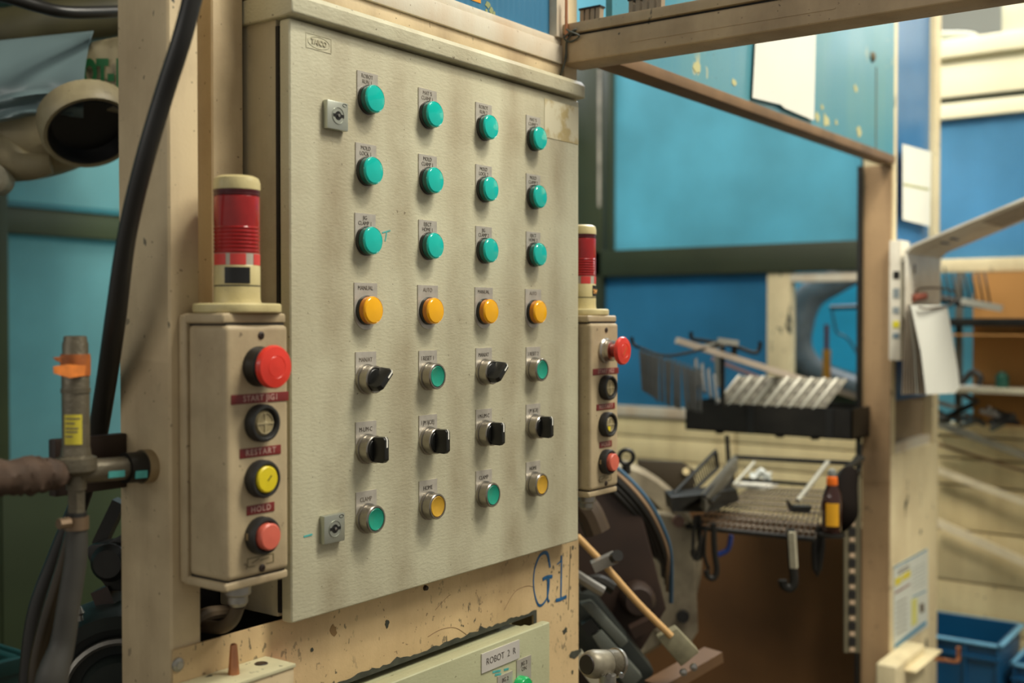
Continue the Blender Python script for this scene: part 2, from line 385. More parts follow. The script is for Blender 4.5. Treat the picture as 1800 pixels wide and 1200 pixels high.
MB().box((XW - .012, -1.6, -.382), (XW + .04, .83, -.350)).build('sill', sandwich, rg, bevel=.004)
MB().box((XW - .02, -1.6, -.356), (XW + .03, .10, -.34)).build('sill_edge', sandwich, rg, bevel=.003)
# windows in the rear wall
wn = empty('window_1', (XW, .9, .17)); wn['kind'] = 'structure'
MB().box((XW + .01, .30, .27), (XW + .016, 1.37, 1.30)).build('pane', teal_pane, wn)
MB().box((XW - .03, .30, .172), (XW + .03, 1.56, .276)).build('rail', dark_green, wn, bevel=.004)
MB().box((XW - .03, 1.40, -.34), (XW + .03, 1.56, 1.13)).build('stile', dark_green, wn, bevel=.004)
MB().box((XW - .02, 1.36, .276), (XW + .02, 1.385, 1.13)).build('stile', dark_green, wn, bevel=.003)
MB().box((XW - .033, 1.404, .45), (XW - .030, 1.414, 1.0)).build('light_strip', plain('milky_strip', rgb(180, 172, 160), .5, var=.5, scale=12), wn)
MB().box((XW - .03, .325, -.34), (XW + .03, .352, 1.25)).build('stile', dark_green, wn, bevel=.003)
MB().box((XW + .0, 1.30, 1.13), (XW + .006, 2.2, 1.75)).build('upper_pane', teal_pane, wn)
MB().box((XW - .03, -.2, 1.30), (XW + .03, 1.30, 1.38)).build('rail', dark_green, wn)
wn = empty('window_2', (XW, 1.0, -.34)); wn['kind'] = 'structure'
MB().box((XW + .005, .70, -.34), (XW + .011, 1.40, .175)).build('pane', blue_pane, wn)
MB().box((XW - .02, .610, -.34), (XW + .03, .700, .172)).build('stile', post_paint, wn, bevel=.004)
MB().box((XW - .02, .30, .135), (XW + .03, .612, .168)).build('rail', alu, wn, bevel=.004)
wn = empty('window_3', (XW, -.4, .16)); wn['kind'] = 'structure'
MB().box((XW + .008, -1.6, .20), (XW + .014, .32, .665)).build('pane', sky_pane, wn)
MB().box((XW - .02, -1.6, .156), (XW + .03, .32, .202)).build('rail', post_paint, wn, bevel=.008)
MB().box((XW - .02, -1.6, .665), (XW + .03, .32, .715)).build('rail', bright_cream, wn, bevel=.004)
MB().box((XW - .012, -1.6, .715), (XW + .03, .32, .735)).build('seal', dark_green, wn)
MB().box((XW - .02, -1.6, .735), (XW + .03, .32, .86)).build('rail', bright_cream, wn, bevel=.004)
MB().box((XW - .05, -1.6, .86), (XW + .05, .32, .92)).build('rail', bright_cream, wn, bevel=.008)
# crossbeams of the hall above it
h = MB().box((3.5, -1.4, .90), (3.62, .02, 1.22)).build('hall_girder', bright_cream, bevel=.01); tag(h, 'pale cream girder high beyond the blue window at top right', 'girder')
k = MB().tube([(3.55, .42, 1.09), (3.55, .16, 1.06), (3.55, .125, 1.02), (3.55, .125, .90), (3.55, .02, .88), (3.55, -.02, .95)], .022, n=10).build('hall_pipe', bright_cream); tag(k, 'bent cream pipe in front of the grey hall wall', 'pipe')

# --- left rear wall of the cell, the plane y = 2.2 (faces -y)
YL = 2.2
wn = empty('window_4', (1.0, YL, -.45)); wn['kind'] = 'structure'
MB().box((-1.6, YL + .01, .345), (2.9, YL + .016, 1.3)).build('pane', teal_left, wn)
MB().box((-1.6, YL + .012, -.45), (2.9, YL + .018, .255)).build('pane', teal_left, wn)
MB().box((-1.6, YL - .02, .255), (2.9, YL + .02, .345)).build('rail', dark_green2, wn, bevel=.004)
MB().box((-1.6, YL - .028, .334), (2.9, YL - .018, .350)).build('rail_edge', plain('teal_enamel_edge', rgb(40, 110, 120), .4), wn)
MB().box((.86, YL - .03, -.45), (.913, YL + .02, 1.3)).build('stile', dark_green2, wn, bevel=.004)
struct(MB().box((-1.9, .30, 1.30), (.95, 2.26, 1.34)).build('shade_roof', dark_green))  # roof slab out of view, added to keep overhead light off the robot
g = empty('wall_cell_left', (1.0, YL, -1.45)); g['kind'] = 'structure'
for xa, xb in ((-1.6, .9), (.9, 1.9), (1.9, 2.98)):
    MB().box((xa + .003, YL, -1.45), (xb - .003, YL + .03, -.455)).build('panel', dark_green2, g, bevel=.004)
MB().box((-1.6, YL - .03, -.47), (2.9, YL, -.44)).build('sill', dark_green, g)

# ------------------------------------------------------------------ machine frame around the cabinet
YF = .03
c = MB().box((-.148, YF, -1.45), (-.107, .120, .80)).build('frame_column', cream, bevel=.006, seg=3)
tag(c, 'cream painted steel column at the far left of the control cabinet', 'column')
c = MB().box((-.057, .070, -.27), (-.010, .130, .80)).build('frame_column', cream, bevel=.005, seg=3)
tag(c, 'narrow cream steel upright behind the left red beacon', 'column')
c = MB().box((.617, YF, .175), (.655, .125, .80)).build('frame_column', cream, bevel=.004, seg=3)
tag(c, 'cream steel column at the right end of the cabinet under the beam', 'column')
c = MB().box((.600, YF + .002, -1.45), (.655, .125, -.362)).build('frame_column', cream, bevel=.004, seg=3)
tag(c, 'cream steel leg behind the right end of the chipped fascia plate', 'column')
c = MB().box((-.107, .131, -1.2), (.60, .136, .42)).build('gap_shade_sheet', dark_in)  # dark sheet added to stand for the shade inside the gap
tag(c, 'dark sheet standing in for the shade in the gap left of the cabinet', 'plate')

fas = empty('fascia_plate', (.25, YF, -.9), 'chipped cream fascia plate under the control cabinet marked G1', 'plate')
XN0, XN1, ZN = .06, .5255, -.456
MB().prism([(-.148, YF - .003, -.353), (.655, YF - .003, -.353), (.655, YF - .003, -1.0), (XN1, YF - .003, -1.0), (XN1, YF - .003, ZN), (XN0, YF - .003, ZN), (XN0, YF - .003, -1.0), (-.148, YF - .003, -1.0)], (0, .006 - .0035, 0)).build('sheet', fascia_paint, fas)
# ragged bare edge along the cut-out
pts = []; n = 70
for i in range(n + 1):
    x = XN1 + .008 - (XN1 + .008 - XN0) * i / n
    pts.append((x, YF - .0036, ZN + .0035 + .004 * random.random() + (.006 if i in (20, 21, 47, 48) else 0) * random.random()))
MB().prism([(XN1 + .008, YF - .0036, ZN - .05), *pts, (XN0, YF - .0036, ZN - .001), (XN1, YF - .0036, ZN - .001), (XN1, YF - .0036, ZN - .05)], (0, .0005, 0)).build('bare_metal_edge', bare, fas, label='ragged dark bare metal edge of the cut-out')
def blot(cx, cz, r, mat, name='paint_chip', y=YF - .0036, n=11, par=fas, sx=1.0):
    ps = [(cx + sx * r * (.55 + .6 * random.random()) * math.cos(2 * PI * i / n), y, cz + r * (.55 + .6 * random.random()) * math.sin(2 * PI * i / n)) for i in range(n)]
    return MB().prism(ps, (0, .0005, 0)).build(name, mat, par)
for px, py, r, s in ((677, 1094, .0065, .7), (583, 1108, .008, .8), (1008, 1148, .008, 2.2), (990, 1108, .006, 1.2), (1003, 1180, .004, .8), (545, 1141, .003, 1), (980, 1005, .002, 1), (1004, 962, .004, .8)):
    q = on_y(px, py, YF); blot(q.x, q.z, r, bare if px != 583 else plain('brown_residue', rgb(150, 118, 74), .6), sx=s)
for (a, b) in (((1003, 960), (999, 1072)),):
    p, q = on_y(*a, YF - .0034), on_y(*b, YF - .0034); MB().bar(p, q, .0008, .0006, up=(0, 1, 0)).build('seam', bare, fas)
def scratch(pts_):
    MB().tube([on_y(a, b, YF - .0032) for a, b in pts_], .0003, n=4).build('scratch', plain('brown_scratch', rgb(110, 74, 40), .7), fas)
scratch([(752, 1119), (775, 1106), (800, 1103), (820, 1115)]); scratch([(765, 1072), (785, 1050), (792, 1045)]); scratch([(886, 1072), (905, 1040), (925, 1030), (938, 1031)])
def stroke(pts_, w):
    V = [on_y(a, b, YF - .0036) for a, b in pts_]; ws = w if isinstance(w, list) else [w] * len(V)
    m = MB().tube(V, [x / 2 for x in ws], n=6, sub=5)
    for v in m.v: v.y = YF - .0036 + (v.y - (YF - .0036)) * .12
    return m
m = stroke([(967, 997), (963, 975), (957, 971), (948, 978), (940, 1000), (938, 1025), (941, 1048), (947, 1063), (955, 1061), (963, 1046), (965, 1020), (961, 1018)], [.004, .0065, .0055, .0045, .003, .0026, .003, .0045, .004, .003, .0055, .005]).build('marker_letter', marker, fas, label='hand-drawn blue letter G')
stroke([(954, 1018), (962, 1014), (971, 1013)], .006).build('marker_stroke', marker, fas); stroke([(963, 1018), (963, 1052), (966, 1056)], .004).build('marker_stroke', marker, fas)
stroke([(979, 992), (986, 985), (987, 976), (987, 1000), (986, 1054)], [.002, .003, .005, .004, .0038]).build('marker_number', marker, fas, label='hand-drawn blue figure 1')
stroke([(977, 1055), (985, 1053), (996, 1048)], .006).build('marker_stroke', marker, fas)
q = on_y(313, 1168, YF - .004)
MB().lathe([(.0075, 0), (.0075, .002), (.004, .0035), (.004, .0045), (0, .0045)], (q.x, YF - .003, q.z), (0, -1, 0), 20).build('bolt', steel, fas)
q = on_y(748, 1033, YF - .004); MB().lathe([(.004, 0), (.003, .004), (0, .004)], (q.x, YF - .003, q.z), (0, -1, 0), 10).build('bolt', brown_dk, fas)
q = on_y(832, 1139, YF - .004); MB().lathe([(.003, 0), (.0025, .004), (0, .004)], (q.x, YF - .003, q.z), (0, -1, 0), 10).build('bolt', copper, fas)

# sheet and aluminium window over the cabinet
hd = MB().box((-.010, .026, .3775), (.655 - .055, .10, .4050)).build('header_rail', cream, bevel=.002)
tag(hd, 'cream painted rail directly on top of the control cabinet', 'rail')
uw = empty('window_5', (.3, .03, .42)); uw['kind'] = 'structure'
MB().box((-.010, .022, .4055), (.599, .07, .4345)).build('rail', alu, uw, bevel=.0015)
MB().box((-.010, .026, .4350), (.599, .06, .4465)).build('bead', alu, uw, bevel=.0015)
MB().box((-.010, .036, .4465), (.585, .041, .80)).build('pane', blue_rib, uw)
MB().box((.582, .022, .4465), (.616, .06, .80)).build('stile', alu, uw, bevel=.0015)
yo = plain('orange_sticker', rgb(224, 150, 40), .5)
for (a, b, c_, d) in ((826, 0, 845, 6),):
    p, q = on_y(a, b, .0355), on_y(c_, d, .0355); MB().box((p.x, .0352, q.z), (q.x, .0359, p.z + .02)).build('sticker', yo, uw)
for (x_, y_, r_) in ((858, 8, .006), (864, 18, .005), (869, 24, .004), (856, 18, .003)):
    p = on_y(x_, y_, .035); blot(p.x, p.z, r_, plain('worn_yellow_sticker', rgb(132, 140, 96), .6), 'sticker', .0353, 9, uw, 1.2)

# ------------------------------------------------------------------ control cabinet
cab = empty('control_cabinet', (.305, .0, -.352), 'large grey control cabinet with four columns of lamps and switches', 'control cabinet')
W, HB, HT = .6128, -.352, .3465
MB().box((-.002, .024, HB + .004), (.613, .128, .349)).build('body', body_paint, cab, bevel=.003)
MB().box((-.003, .0185, HB + .010), (.606, .0235, .340)).build('gasket', dark_in, cab)
MB().box((-.003, 0, HB), (W, .018, HT)).build('door', door_paint, cab, bevel=.0042, seg=3)
hood = MB().prism([(-.008, -.010, .3500), (-.008, -.010, .3690), (-.008, -.004, .3765), (-.008, .13, .3775), (-.008, .13, .3480), (-.008, .010, .3480)], (.6235, 0, 0)).build('rain_hood', body_paint, cab, bevel=.003, seg=3)
hood.data.materials[0] = door_paint
# embossed emblem
e = MB(); ex, ez = .0432, .3262
for a, b in (((ex - .0205, ez + .0085), (ex + .0205, ez + .0085)), ((ex - .0205, ez - .0085), (ex + .0205, ez - .0085)), ((ex - .0205, ez - .0085), (ex - .0205, ez + .0085)), ((ex + .0205, ez - .0085), (ex + .0205, ez + .0085))):
    e.bar((a[0], -.0001, a[1]), (b[0], -.0001, b[1]), .0009, .0008, up=(0, 1, 0))
e.tube([(ex + .0175 * math.cos(2 * PI * i / 16), 0, ez + .0068 * math.sin(2 * PI * i / 16)) for i in range(16)], .0006, n=6, sub=3, closed=True)
emb = e.build('emblem', door_paint, cab, bevel=.0002)
text('TAICO', .0088, (ex, -.0003, ez), door_paint, emb, .95, .0002, ext=.0006)
# sticker, marker marks
p0, p1 = on_y(957, 174, -.0004), on_y(1016, 255, -.0004)
pm, pt_, pp = new_mat('peeling_paper_label'); pt_.nodes
nn = pt_.nodes.new('ShaderNodeTexNoise'); nn.inputs['Scale'].default_value = 28; nn.inputs['Detail'].default_value = 6
tcn = pt_.nodes.new('ShaderNodeTexCoord'); pt_.links.new(tcn.outputs['Object'], nn.inputs['Vector'])
cr = pt_.nodes.new('ShaderNodeValToRGB'); cr.color_ramp.elements[0].position = .42; cr.color_ramp.elements[1].position = .52
cr.color_ramp.elements[0].color = rgb(188, 168, 118); cr.color_ramp.elements[1].color = rgb(214, 206, 176)
pt_.links.new(nn.outputs['Fac'], cr.inputs[0]); pt_.links.new(cr.outputs[0], pp.inputs['Base Color']); pp.inputs['Roughness'].default_value = .6
MB().box((.515, -.0006, .2775), (.610, 0, .336)).build('sticker', pm, cab, label='peeling yellowed blank paper label')
m = MB(); 
for a, b in (((672, 409), (686, 405)), ((680, 407), (677, 424))): m.bar(on_y(*a, -.0003), on_y(*b, -.0003), .0016, .0004, up=(0, 1, 0))
m.build('marker_mark', marker_t, cab, label='small turquoise marker scribble')
MB().bar(on_y(534, 943, -.0003), on_y(549, 939, -.0003), .0022, .0004, up=(0, 1, 0)).build('marker_mark', marker_t, cab)

# legend plates, lenses, switches (each a part with its own pieces)
def plate_mesh(w_, h_, name):
    hw = w_ / 2; r = hw; zt = .034; zb = -(h_ - .034)
    ps = [(-hw, 0, zt), (-hw, 0, zb + r)] + [(-hw * math.cos(t), 0, zb + r - r * math.sin(t)) for t in [PI * k / 16 for k in range(1, 16)]] + [(hw, 0, zb + r), (hw, 0, zt)]
    return MB().prism(ps, (0, -.0012, 0))
def lens_bm():
    return MB().lathe([(.0168, .0045), (.0172, .008), (.0172, .0120), (.0163, .0134), (.0160, .0130), (.0156, .0133), (.0150, .0140), (.009, .0149), (0, .0152)], (0, 0, 0), (0, -1, 0), 40)
XS = [.1215, .2405, .3625, .4845]
ZS = [.270, .1835, .0975, .0118, -.0745, -.160, -.2465]
protos = {}
def part(key, mk, name, mat, parent, loc, bevel=0, rot=None, label=None):
    if key not in protos:
        o = mk().build(name, mat, parent, loc=loc, bevel=bevel, rot=rot, label=label); protos[key] = o; return o
    return inst(protos[key], name, parent, loc, rot, label)
def lamp(x, z, body_txt, colour, faded, wide=False):
    base = part('ring', lambda: MB().lathe([(.0182, 0), (.0182, .0036), (.0176, .0048), (.0160, .0048)], ax=(0, -1, 0), n=40), 'indicator_lamp', black, cab, (x, -.0012, z),
                label='%s indicator lamp marked %s' % (colour, body_txt.replace('\n', ' ')))
    part('plate' + str(wide), lambda: plate_mesh(.041 if wide else .0368, .058 if wide else .053, ''), 'legend_plate', plate_m, base, (x, 0, z))
    part('rim' + colour, lambda: MB().lathe([(.0172, .0040), (.0174, .0105), (.0172, .0116), (.016, .0116)], ax=(0, -1, 0), n=40), 'lens_rim', teal_side if colour == 'teal' else amber_side, base, (x, -.0012, z))
    part('lens' + colour, lens_bm, 'lens', teal_lens if colour == 'teal' else amber_lens, base, (x, -.0012, z))
    lines = body_txt.split('\n'); zz = z + (.0265 if len(lines) == 2 else .0275)
    text(body_txt, .0072 if len(lines) == 2 else .0078, (x - .001, -.0014, zz - (.0015 if len(lines) == 2 else 0)), ink_soft if faded else ink, base, .86, -.00010)
def bezel_bm():
    return MB().lathe([(.0188, 0), (.0188, .003), (.0172, .0035), (.0172, .0155), (.0162, .0168), (.0146, .0168), (.0140, .0155), (.0140, .0120)], ax=(0, -1, 0), n=40)
def button(x, z, body_txt, colour, faded):
    b = part('bezel', bezel_bm, 'push_button', bezel_m, cab, (x, -.0012, z), label='%s push button in chrome ring marked %s' % (colour, body_txt))
    part('plateFalse', lambda: plate_mesh(.0368, .053, ''), 'legend_plate', plate_m, b, (x, 0, z))
    part('cap' + colour, lambda: MB().lathe([(.0139, .010), (.0139, .0158), (.0130, .0166), (.0115, .0160), (.007, .0148), (0, .0143)], ax=(0, -1, 0), n=36), 'button_cap', green_cap if colour == 'green' else yellow_cap, b, (x, -.0012, z))
    text(body_txt, .0082, (x - .001, -.0014, z + .0235), ink_soft if faded else ink, b, .82, -.00008)
def knob_bm():
    m = MB(); m.lathe([(.0139, .010), (.0139, .0162), (.0125, .0172), (0, .0172)], ax=(0, -1, 0), n=36)
    t = .0062
    prof = [(-.0150, -.0170), (-.0158, -.0300), (-.0120, -.0345), (.0130, -.0345), (.0162, -.0315), (.0158, -.0170)]   # (z, y)
    a = [(-t, y, z) for z, y in prof]; b = [(t, y, z) for z, y in prof]
    ta = [(-t * .62, y, z) if y < -.029 else (-t, y, z) for z, y in prof]; tb = [(-x_, y_, z_) for x_, y_, z_ in ta]
    k = len(ta); m.add(ta + tb, [tuple(range(k)), tuple(range(2 * k - 1, k - 1, -1))] + [(i, i + k, (i + 1) % k + k, (i + 1) % k) for i in range(k)])
    return m
def selector(x, z, body_txt, ang, faded):
    b = part('bezel', bezel_bm, 'selector_switch', bezel_m, cab, (x, -.0012, z), label='black selector switch marked %s with its knob turned %s' % (body_txt, 'to the right' if ang else 'upright'))
    part('plateFalse', lambda: plate_mesh(.0368, .053, ''), 'legend_plate', plate_m, b, (x, 0, z))
    part('knob', knob_bm, 'knob', black, b, (x, -.0012, z), bevel=.0012, rot=(0, ang, 0))
    part('mark', lambda: MB().prism([(-.0010, -.0349, .0035), (-.0010, -.0349, .0132), (-.0010, -.0325, .0166), (.0010, -.0325, .0166), (.0010, -.0349, .0132), (.0010, -.0349, .0035)][:3] + [(.0010, -.0325, .0166), (.0010, -.0349, .0132), (.0010, -.0349, .0035)], (0, .0006, -.0002)), 'pointer_mark', white, b, (x, -.0012, z), rot=(0, ang, 0))
    text(body_txt, .0080, (x - .001, -.0014, z + .0240), ink_soft if faded else ink, b, .80, -.00008)
T = [['ROBOT\nRUN 1', "MAT 'S\nCLAMP 1", 'ROBOT\nRUN 2', "MAT 'S\nCLAMP 2"], ['MOLD\nLOCK 1', 'MOLD\nCLAMP 1', 'MOLD\nLOCK 2', 'MOLD\nCLAMP 2'], ['JIG\nCLAMP 1', 'EJECT\nHOME 1', 'JIG\nCLAMP 2', 'EJECT\nHOME 2'], ['MANUAL', 'AUTO', 'MANUAL', 'AUTO']]
FIRST = [.1255, .1225, .1210, .1215]
for r in range(4):
    for c_ in range(4):
        lamp(FIRST[r] if c_ == 0 else XS[c_], ZS[r] + (.002 if r == 0 and c_ == 0 else 0), T[r][c_], 'teal' if r < 3 else 'amber', r < 1 or (r == 3 and c_ % 2 == 1), r == 3)
selector(XS[0], ZS[4] + .001, 'MAN/AT', PI / 4, True); selector(XS[2], ZS[4] + .001, 'MAN/AT', PI / 4, False)
button(XS[1], ZS[4], 'I RESET 1', 'green', False); button(XS[3], ZS[4], '3 RESET 2', 'green', False)
for c_, s_ in enumerate(('M-L/M-C', 'I JM \\JC/EJ', 'I M-L/M-C', 'I JM \\JC/EJ')): selector(XS[c_], ZS[5], s_, 0, False)
for c_, (s_, k_) in enumerate((('CLAMP', 'green'), ('HOME', 'yellow'), ('CLAMP', 'green'), ('HOME', 'yellow'))): button(XS[c_], ZS[6], s_, k_, c_ == 0)
# small paint dots on one lens
for dx, dz in ((-.0045, .0075), (.0060, .0070), (-.0070, -.0050), (.0010, -.0085), (.0070, -.0045)):
    part('dot', lambda: MB().lathe([(.0013, 0), (.0010, .0003), (0, .0004)], ax=(0, -1, 0), n=8), 'paint_speck', marker_t, cab, (XS[2] + dx, -.0157, ZS[2] + dz))
# quarter-turn locks
def lock(x, z, lab):
    b = MB().box((x - .0175, -.0085, z - .0170), (x + .0175, 0, z + .0170)).build('door_lock', zinc, cab, bevel=.0018, label=lab)
    MB().lathe([(.0100, 0), (.0100, .0008), (.0094, .0008), (.0094, .0002), (0, .0002)], (x, -.0085, z), (0, -1, 0), 32).build('lock_barrel', zinc, b)
    s_ = MB(); s_.box((x - .0096, -.0091, z - .0018), (x + .0096, -.0086, z + .0018)); s_.cyl((x, -.0086, z), (x, -.0092, z), .0052, n=20); s_.build('key_slot', black, b)
    MB().lathe([(.0018, 0), (.0018, .0014), (0, .0016)], (x, -.0090, z), (0, -1, 0), 14).build('lock_pin', chrome, b)
    MB().tube([(x + .011 + .0034 * math.cos(2 * PI * i / 10), -.0086, z + .0135 + .0018 * math.sin(2 * PI * i / 10)) for i in range(10)], .00035, n=5, sub=2, closed=True).build('maker_mark', black, b)
lock(.0665, .2435, 'upper square zinc door lock with double-bit key slot'); lock(.0590, -.2495, 'lower square zinc door lock with double-bit key slot')

# ------------------------------------------------------------------ pendant button boxes and beacons
def pendant(x0, yf, depth, side, xlab):
    w_, zt, zb = .0864, .0060, -.2826
    y1 = yf + depth
    xc = x0 + w_ / 2
    root = empty('pendant_box', (xc, yf + depth / 2, zb), 'beige operator box with red mushroom button %s' % xlab, 'push button box', 'operator boxes beside the cabinet')
    MB().box((x0 - .002, y1 - .0125, zb + .0005), (x0 + w_, y1, zt)).build('back_shell', box_paint, root, bevel=.004, seg=3)
    MB().box((x0 - .001, yf + .004, zt - .010), (x0 + w_ + .001, y1 - .004, zt + .0012)).build('top_cap', box_paint, root, bevel=.004, seg=3)
    MB().box((x0 - .001, yf + .002, zb - .0012), (x0 + w_ + .001, y1 - .004, zb + .0085)).build('bottom_cap', box_paint, root, bevel=.004, seg=3)
    MB().box((x0, yf, zb + .0100), (x0 + w_, y1 - .0140, zt - .0115)).build('cover', box_paint, root, bevel=.0065, seg=4)
    MB().box((x0 + .003, yf + .004, zb + .0084), (x0 + w_ - .003, y1 - .014, zb + .0102)).build('seal', dark_in, root)
    MB().box((x0 + .003, yf + .004, zt - .0117), (x0 + w_ - .003, y1 - .014, zt - .0098)).build('seal', dark_in, root)
    for sz in (-.0165, -.2655):
        MB().lathe([(.0042, 0), (.0042, .0008), (.003, .0016), (.0012, .0016), (.001, .0004), (0, .0004)], (xc + .004, yf, sz), (0, -1, 0), 18).build('screw', brown_dk, root)
    Z = dict(e=-.0495, b1=-.1095, b2=-.1690, b3=-.2295)
    # emergency stop
    if side == 'L':
        es = MB().lathe([(.0215, 0), (.0215, .004), (.0205, .006), (.0205, .014), (.019, .016), (.012, .016), (.012, .019)], (xc, yf, Z['e']), (0, -1, 0), 36).build('emergency_stop', black, root)
        MB().lathe([(.012, .015), (.0200, .0185), (.0228, .0215), (.0230, .025), (.0215, .0275), (.012, .0290), (.0115, .0286), (.0110, .0290), (0, .0296)], (xc, yf, Z['e']), (0, -1, 0), 48).build('mushroom_cap', red_cap, es)
    else:
        es = MB().lathe([(.0205, 0), (.0205, .003), (.018, .005), (.0175, .009), (.017, .009), (.0172, .015), (.015, .016), (.011, .016)], (xc, yf, Z['e']), (0, -1, 0), 36).build('emergency_stop', chrome, root)
        MB().cyl((xc, yf - .012, Z['e']), (xc, yf - .030, Z['e']), .0105).build('stem', plain('dark_red_stem', rgb(150, 44, 34), .4), es)
        MB().lathe([(.0105, .026), (.0205, .0285), (.0225, .031), (.0225, .034), (.0210, .0362), (.012, .0375), (.0115, .0371), (.0110, .0375), (0, .038)], (xc, yf, Z['e']), (0, -1, 0), 48).build('mushroom_cap', red_cap, es)
        MB().bar((xc - .005, yf - .0379, Z['e'] - .006), (xc + .005, yf - .0379, Z['e'] + .006), .0012, .0006, up=(0, 1, 0)).build('arrow_mark', plain('dull_gold_arrow', rgb(176, 104, 50), .5), es)
    def ringed(key, mats, out, cap_r, nm, lab):
        b = MB().lathe([(.0195, 0), (.0202, .002), (.0202, .010), (.0190, .0128), (.0165, .0132), (.0155, .0120), (.0148, .0085), (0, .0085)], (xc, yf, Z[key]), (0, -1, 0), 40).build('push_button', blacksoft, root, label=lab)
        MB().lathe([(cap_r, .008), (cap_r, out - .0015), (cap_r - .0015, out), (0, out + .0006)], (xc, yf, Z[key]), (0, -1, 0), 36).build(nm, mats, b)
        return b
    lens_txt = []
    b = ringed('b1', clear_cap, .0100, .0135, 'lens', 'start button, a yellowed clear lens in a black ring')
    def cross(b_, z_, col):
        MB().box((xc - .0115, yf - .0112, z_ - .0008), (xc + .0115, yf - .0104, z_ + .0008)).box((xc - .0008, yf - .0112, z_ - .0115), (xc + .0008, yf - .0104, z_ + .0115)).lathe([(.003, 0), (.0012, .0008), (0, .0009)], (xc, yf - .0108, z_), (0, -1, 0), 12).build('lens_cross', col, b_)
        MB().tube([(xc + .0108 * math.cos(2 * PI * i / 16), yf - .0107, z_ + .0108 * math.sin(2 * PI * i / 16)) for i in range(16)], .0006, n=5, sub=2, closed=True).build('lens_ring', col, b_)
    cc = plain('pale_lens_ribs', rgb(176, 162, 124), .4)
    cross(b, Z['b1'], cc)
    if side == 'L':
        b = ringed('b2', yel_cap2, .0150, .0142, 'button_cap', 'restart button with bright yellow cap')
        MB().bar((xc - .001, yf - .0157, Z['b2'] - .001), (xc + .004, yf - .0157, Z['b2'] + .004), .0012, .0003, up=(0, 1, 0)).build('crack', black, b)
    else:
        b = ringed('b2', clear_cap, .0100, .0135, 'lens', 'restart button, a clear lens with a yellow patch')
        cross(b, Z['b2'], cc)
        MB().prism([(xc - .009, yf - .0113, Z['b2'] - .002), (xc - .001, yf - .0113, Z['b2'] - .003), (xc - .002, yf - .0113, Z['b2'] - .0105), (xc - .008, yf - .0113, Z['b2'] - .008)], (0, -.0004, 0)).build('lens_patch', yel_cap2, b)
    b = ringed('b3', red_cap2, .0195, .0142, 'button_cap', 'hold button with faded red cap')
    MB().box((xc - .0205, yf - .006, Z['b3'] - .002), (xc - .0195, yf - .003, Z['b3'] + .005)).build('scuff', brass, b)
    for s_, z_, xa, xb in (('START JIG1' if side == 'L' else 'START JIG2', -.0832, -.037, .0425), ('RESTART', -.1405, -.026, .031), ('HOLD', -.2015, -.017, .0215)):
        lb = MB().box((xc + xa, yf - .0008, z_ - .0050), (xc + xb, yf + .0005, z_ + .0050)).build('label_tape', tape_red, root, bevel=.0003, label='maroon embossed tape reading ' + s_)
        text(s_, .0088, (xc + (xa + xb) / 2, yf - .0009, z_), tape_txt, lb, 1.0 if s_ != 'START JIG1' else .98, .0001, space=1.25 if len(s_) < 8 else 1.15)
    # blank maker's plate: worn outline
    pl_ = MB()
    for a, b2 in (((-.016, -.2525), (.020, -.2525)), ((-.016, -.2615), (-.006, -.2615)), ((.010, -.2615), (.020, -.2615)), ((-.016, -.2615), (-.016, -.2525)), ((.020, -.2615), (.020, -.2525)), ((-.010, -.258), (.000, -.2545)), ((.002, -.257), (.014, -.2555))):
        pl_.bar((xc + a[0], yf - .0002, a[1]), (xc + b2[0], yf - .0002, b2[1]), .0009, .0006, up=(0, 1, 0))
    pl_.build('worn_mark', plain('olive_worn_print', rgb(110, 100, 66), .6), root)
    # cable gland
    gx = xc; gy = yf + depth * .45
    MB().lathe([(.0135, 0), (.0145, .003), (.0145, .014), (.011, .017), (.011, .024), (.008, .028), (0, .028)], (gx, gy, zb), (0, 0, -1), 12).build('cable_gland', steel, root)
    return root, xc, y1, zt
left = pendant(-.1357, -.0463, .0757, 'L', 'left of the door')
right = pendant(.6180, -.0190, .0757, 'R', 'right of the door')

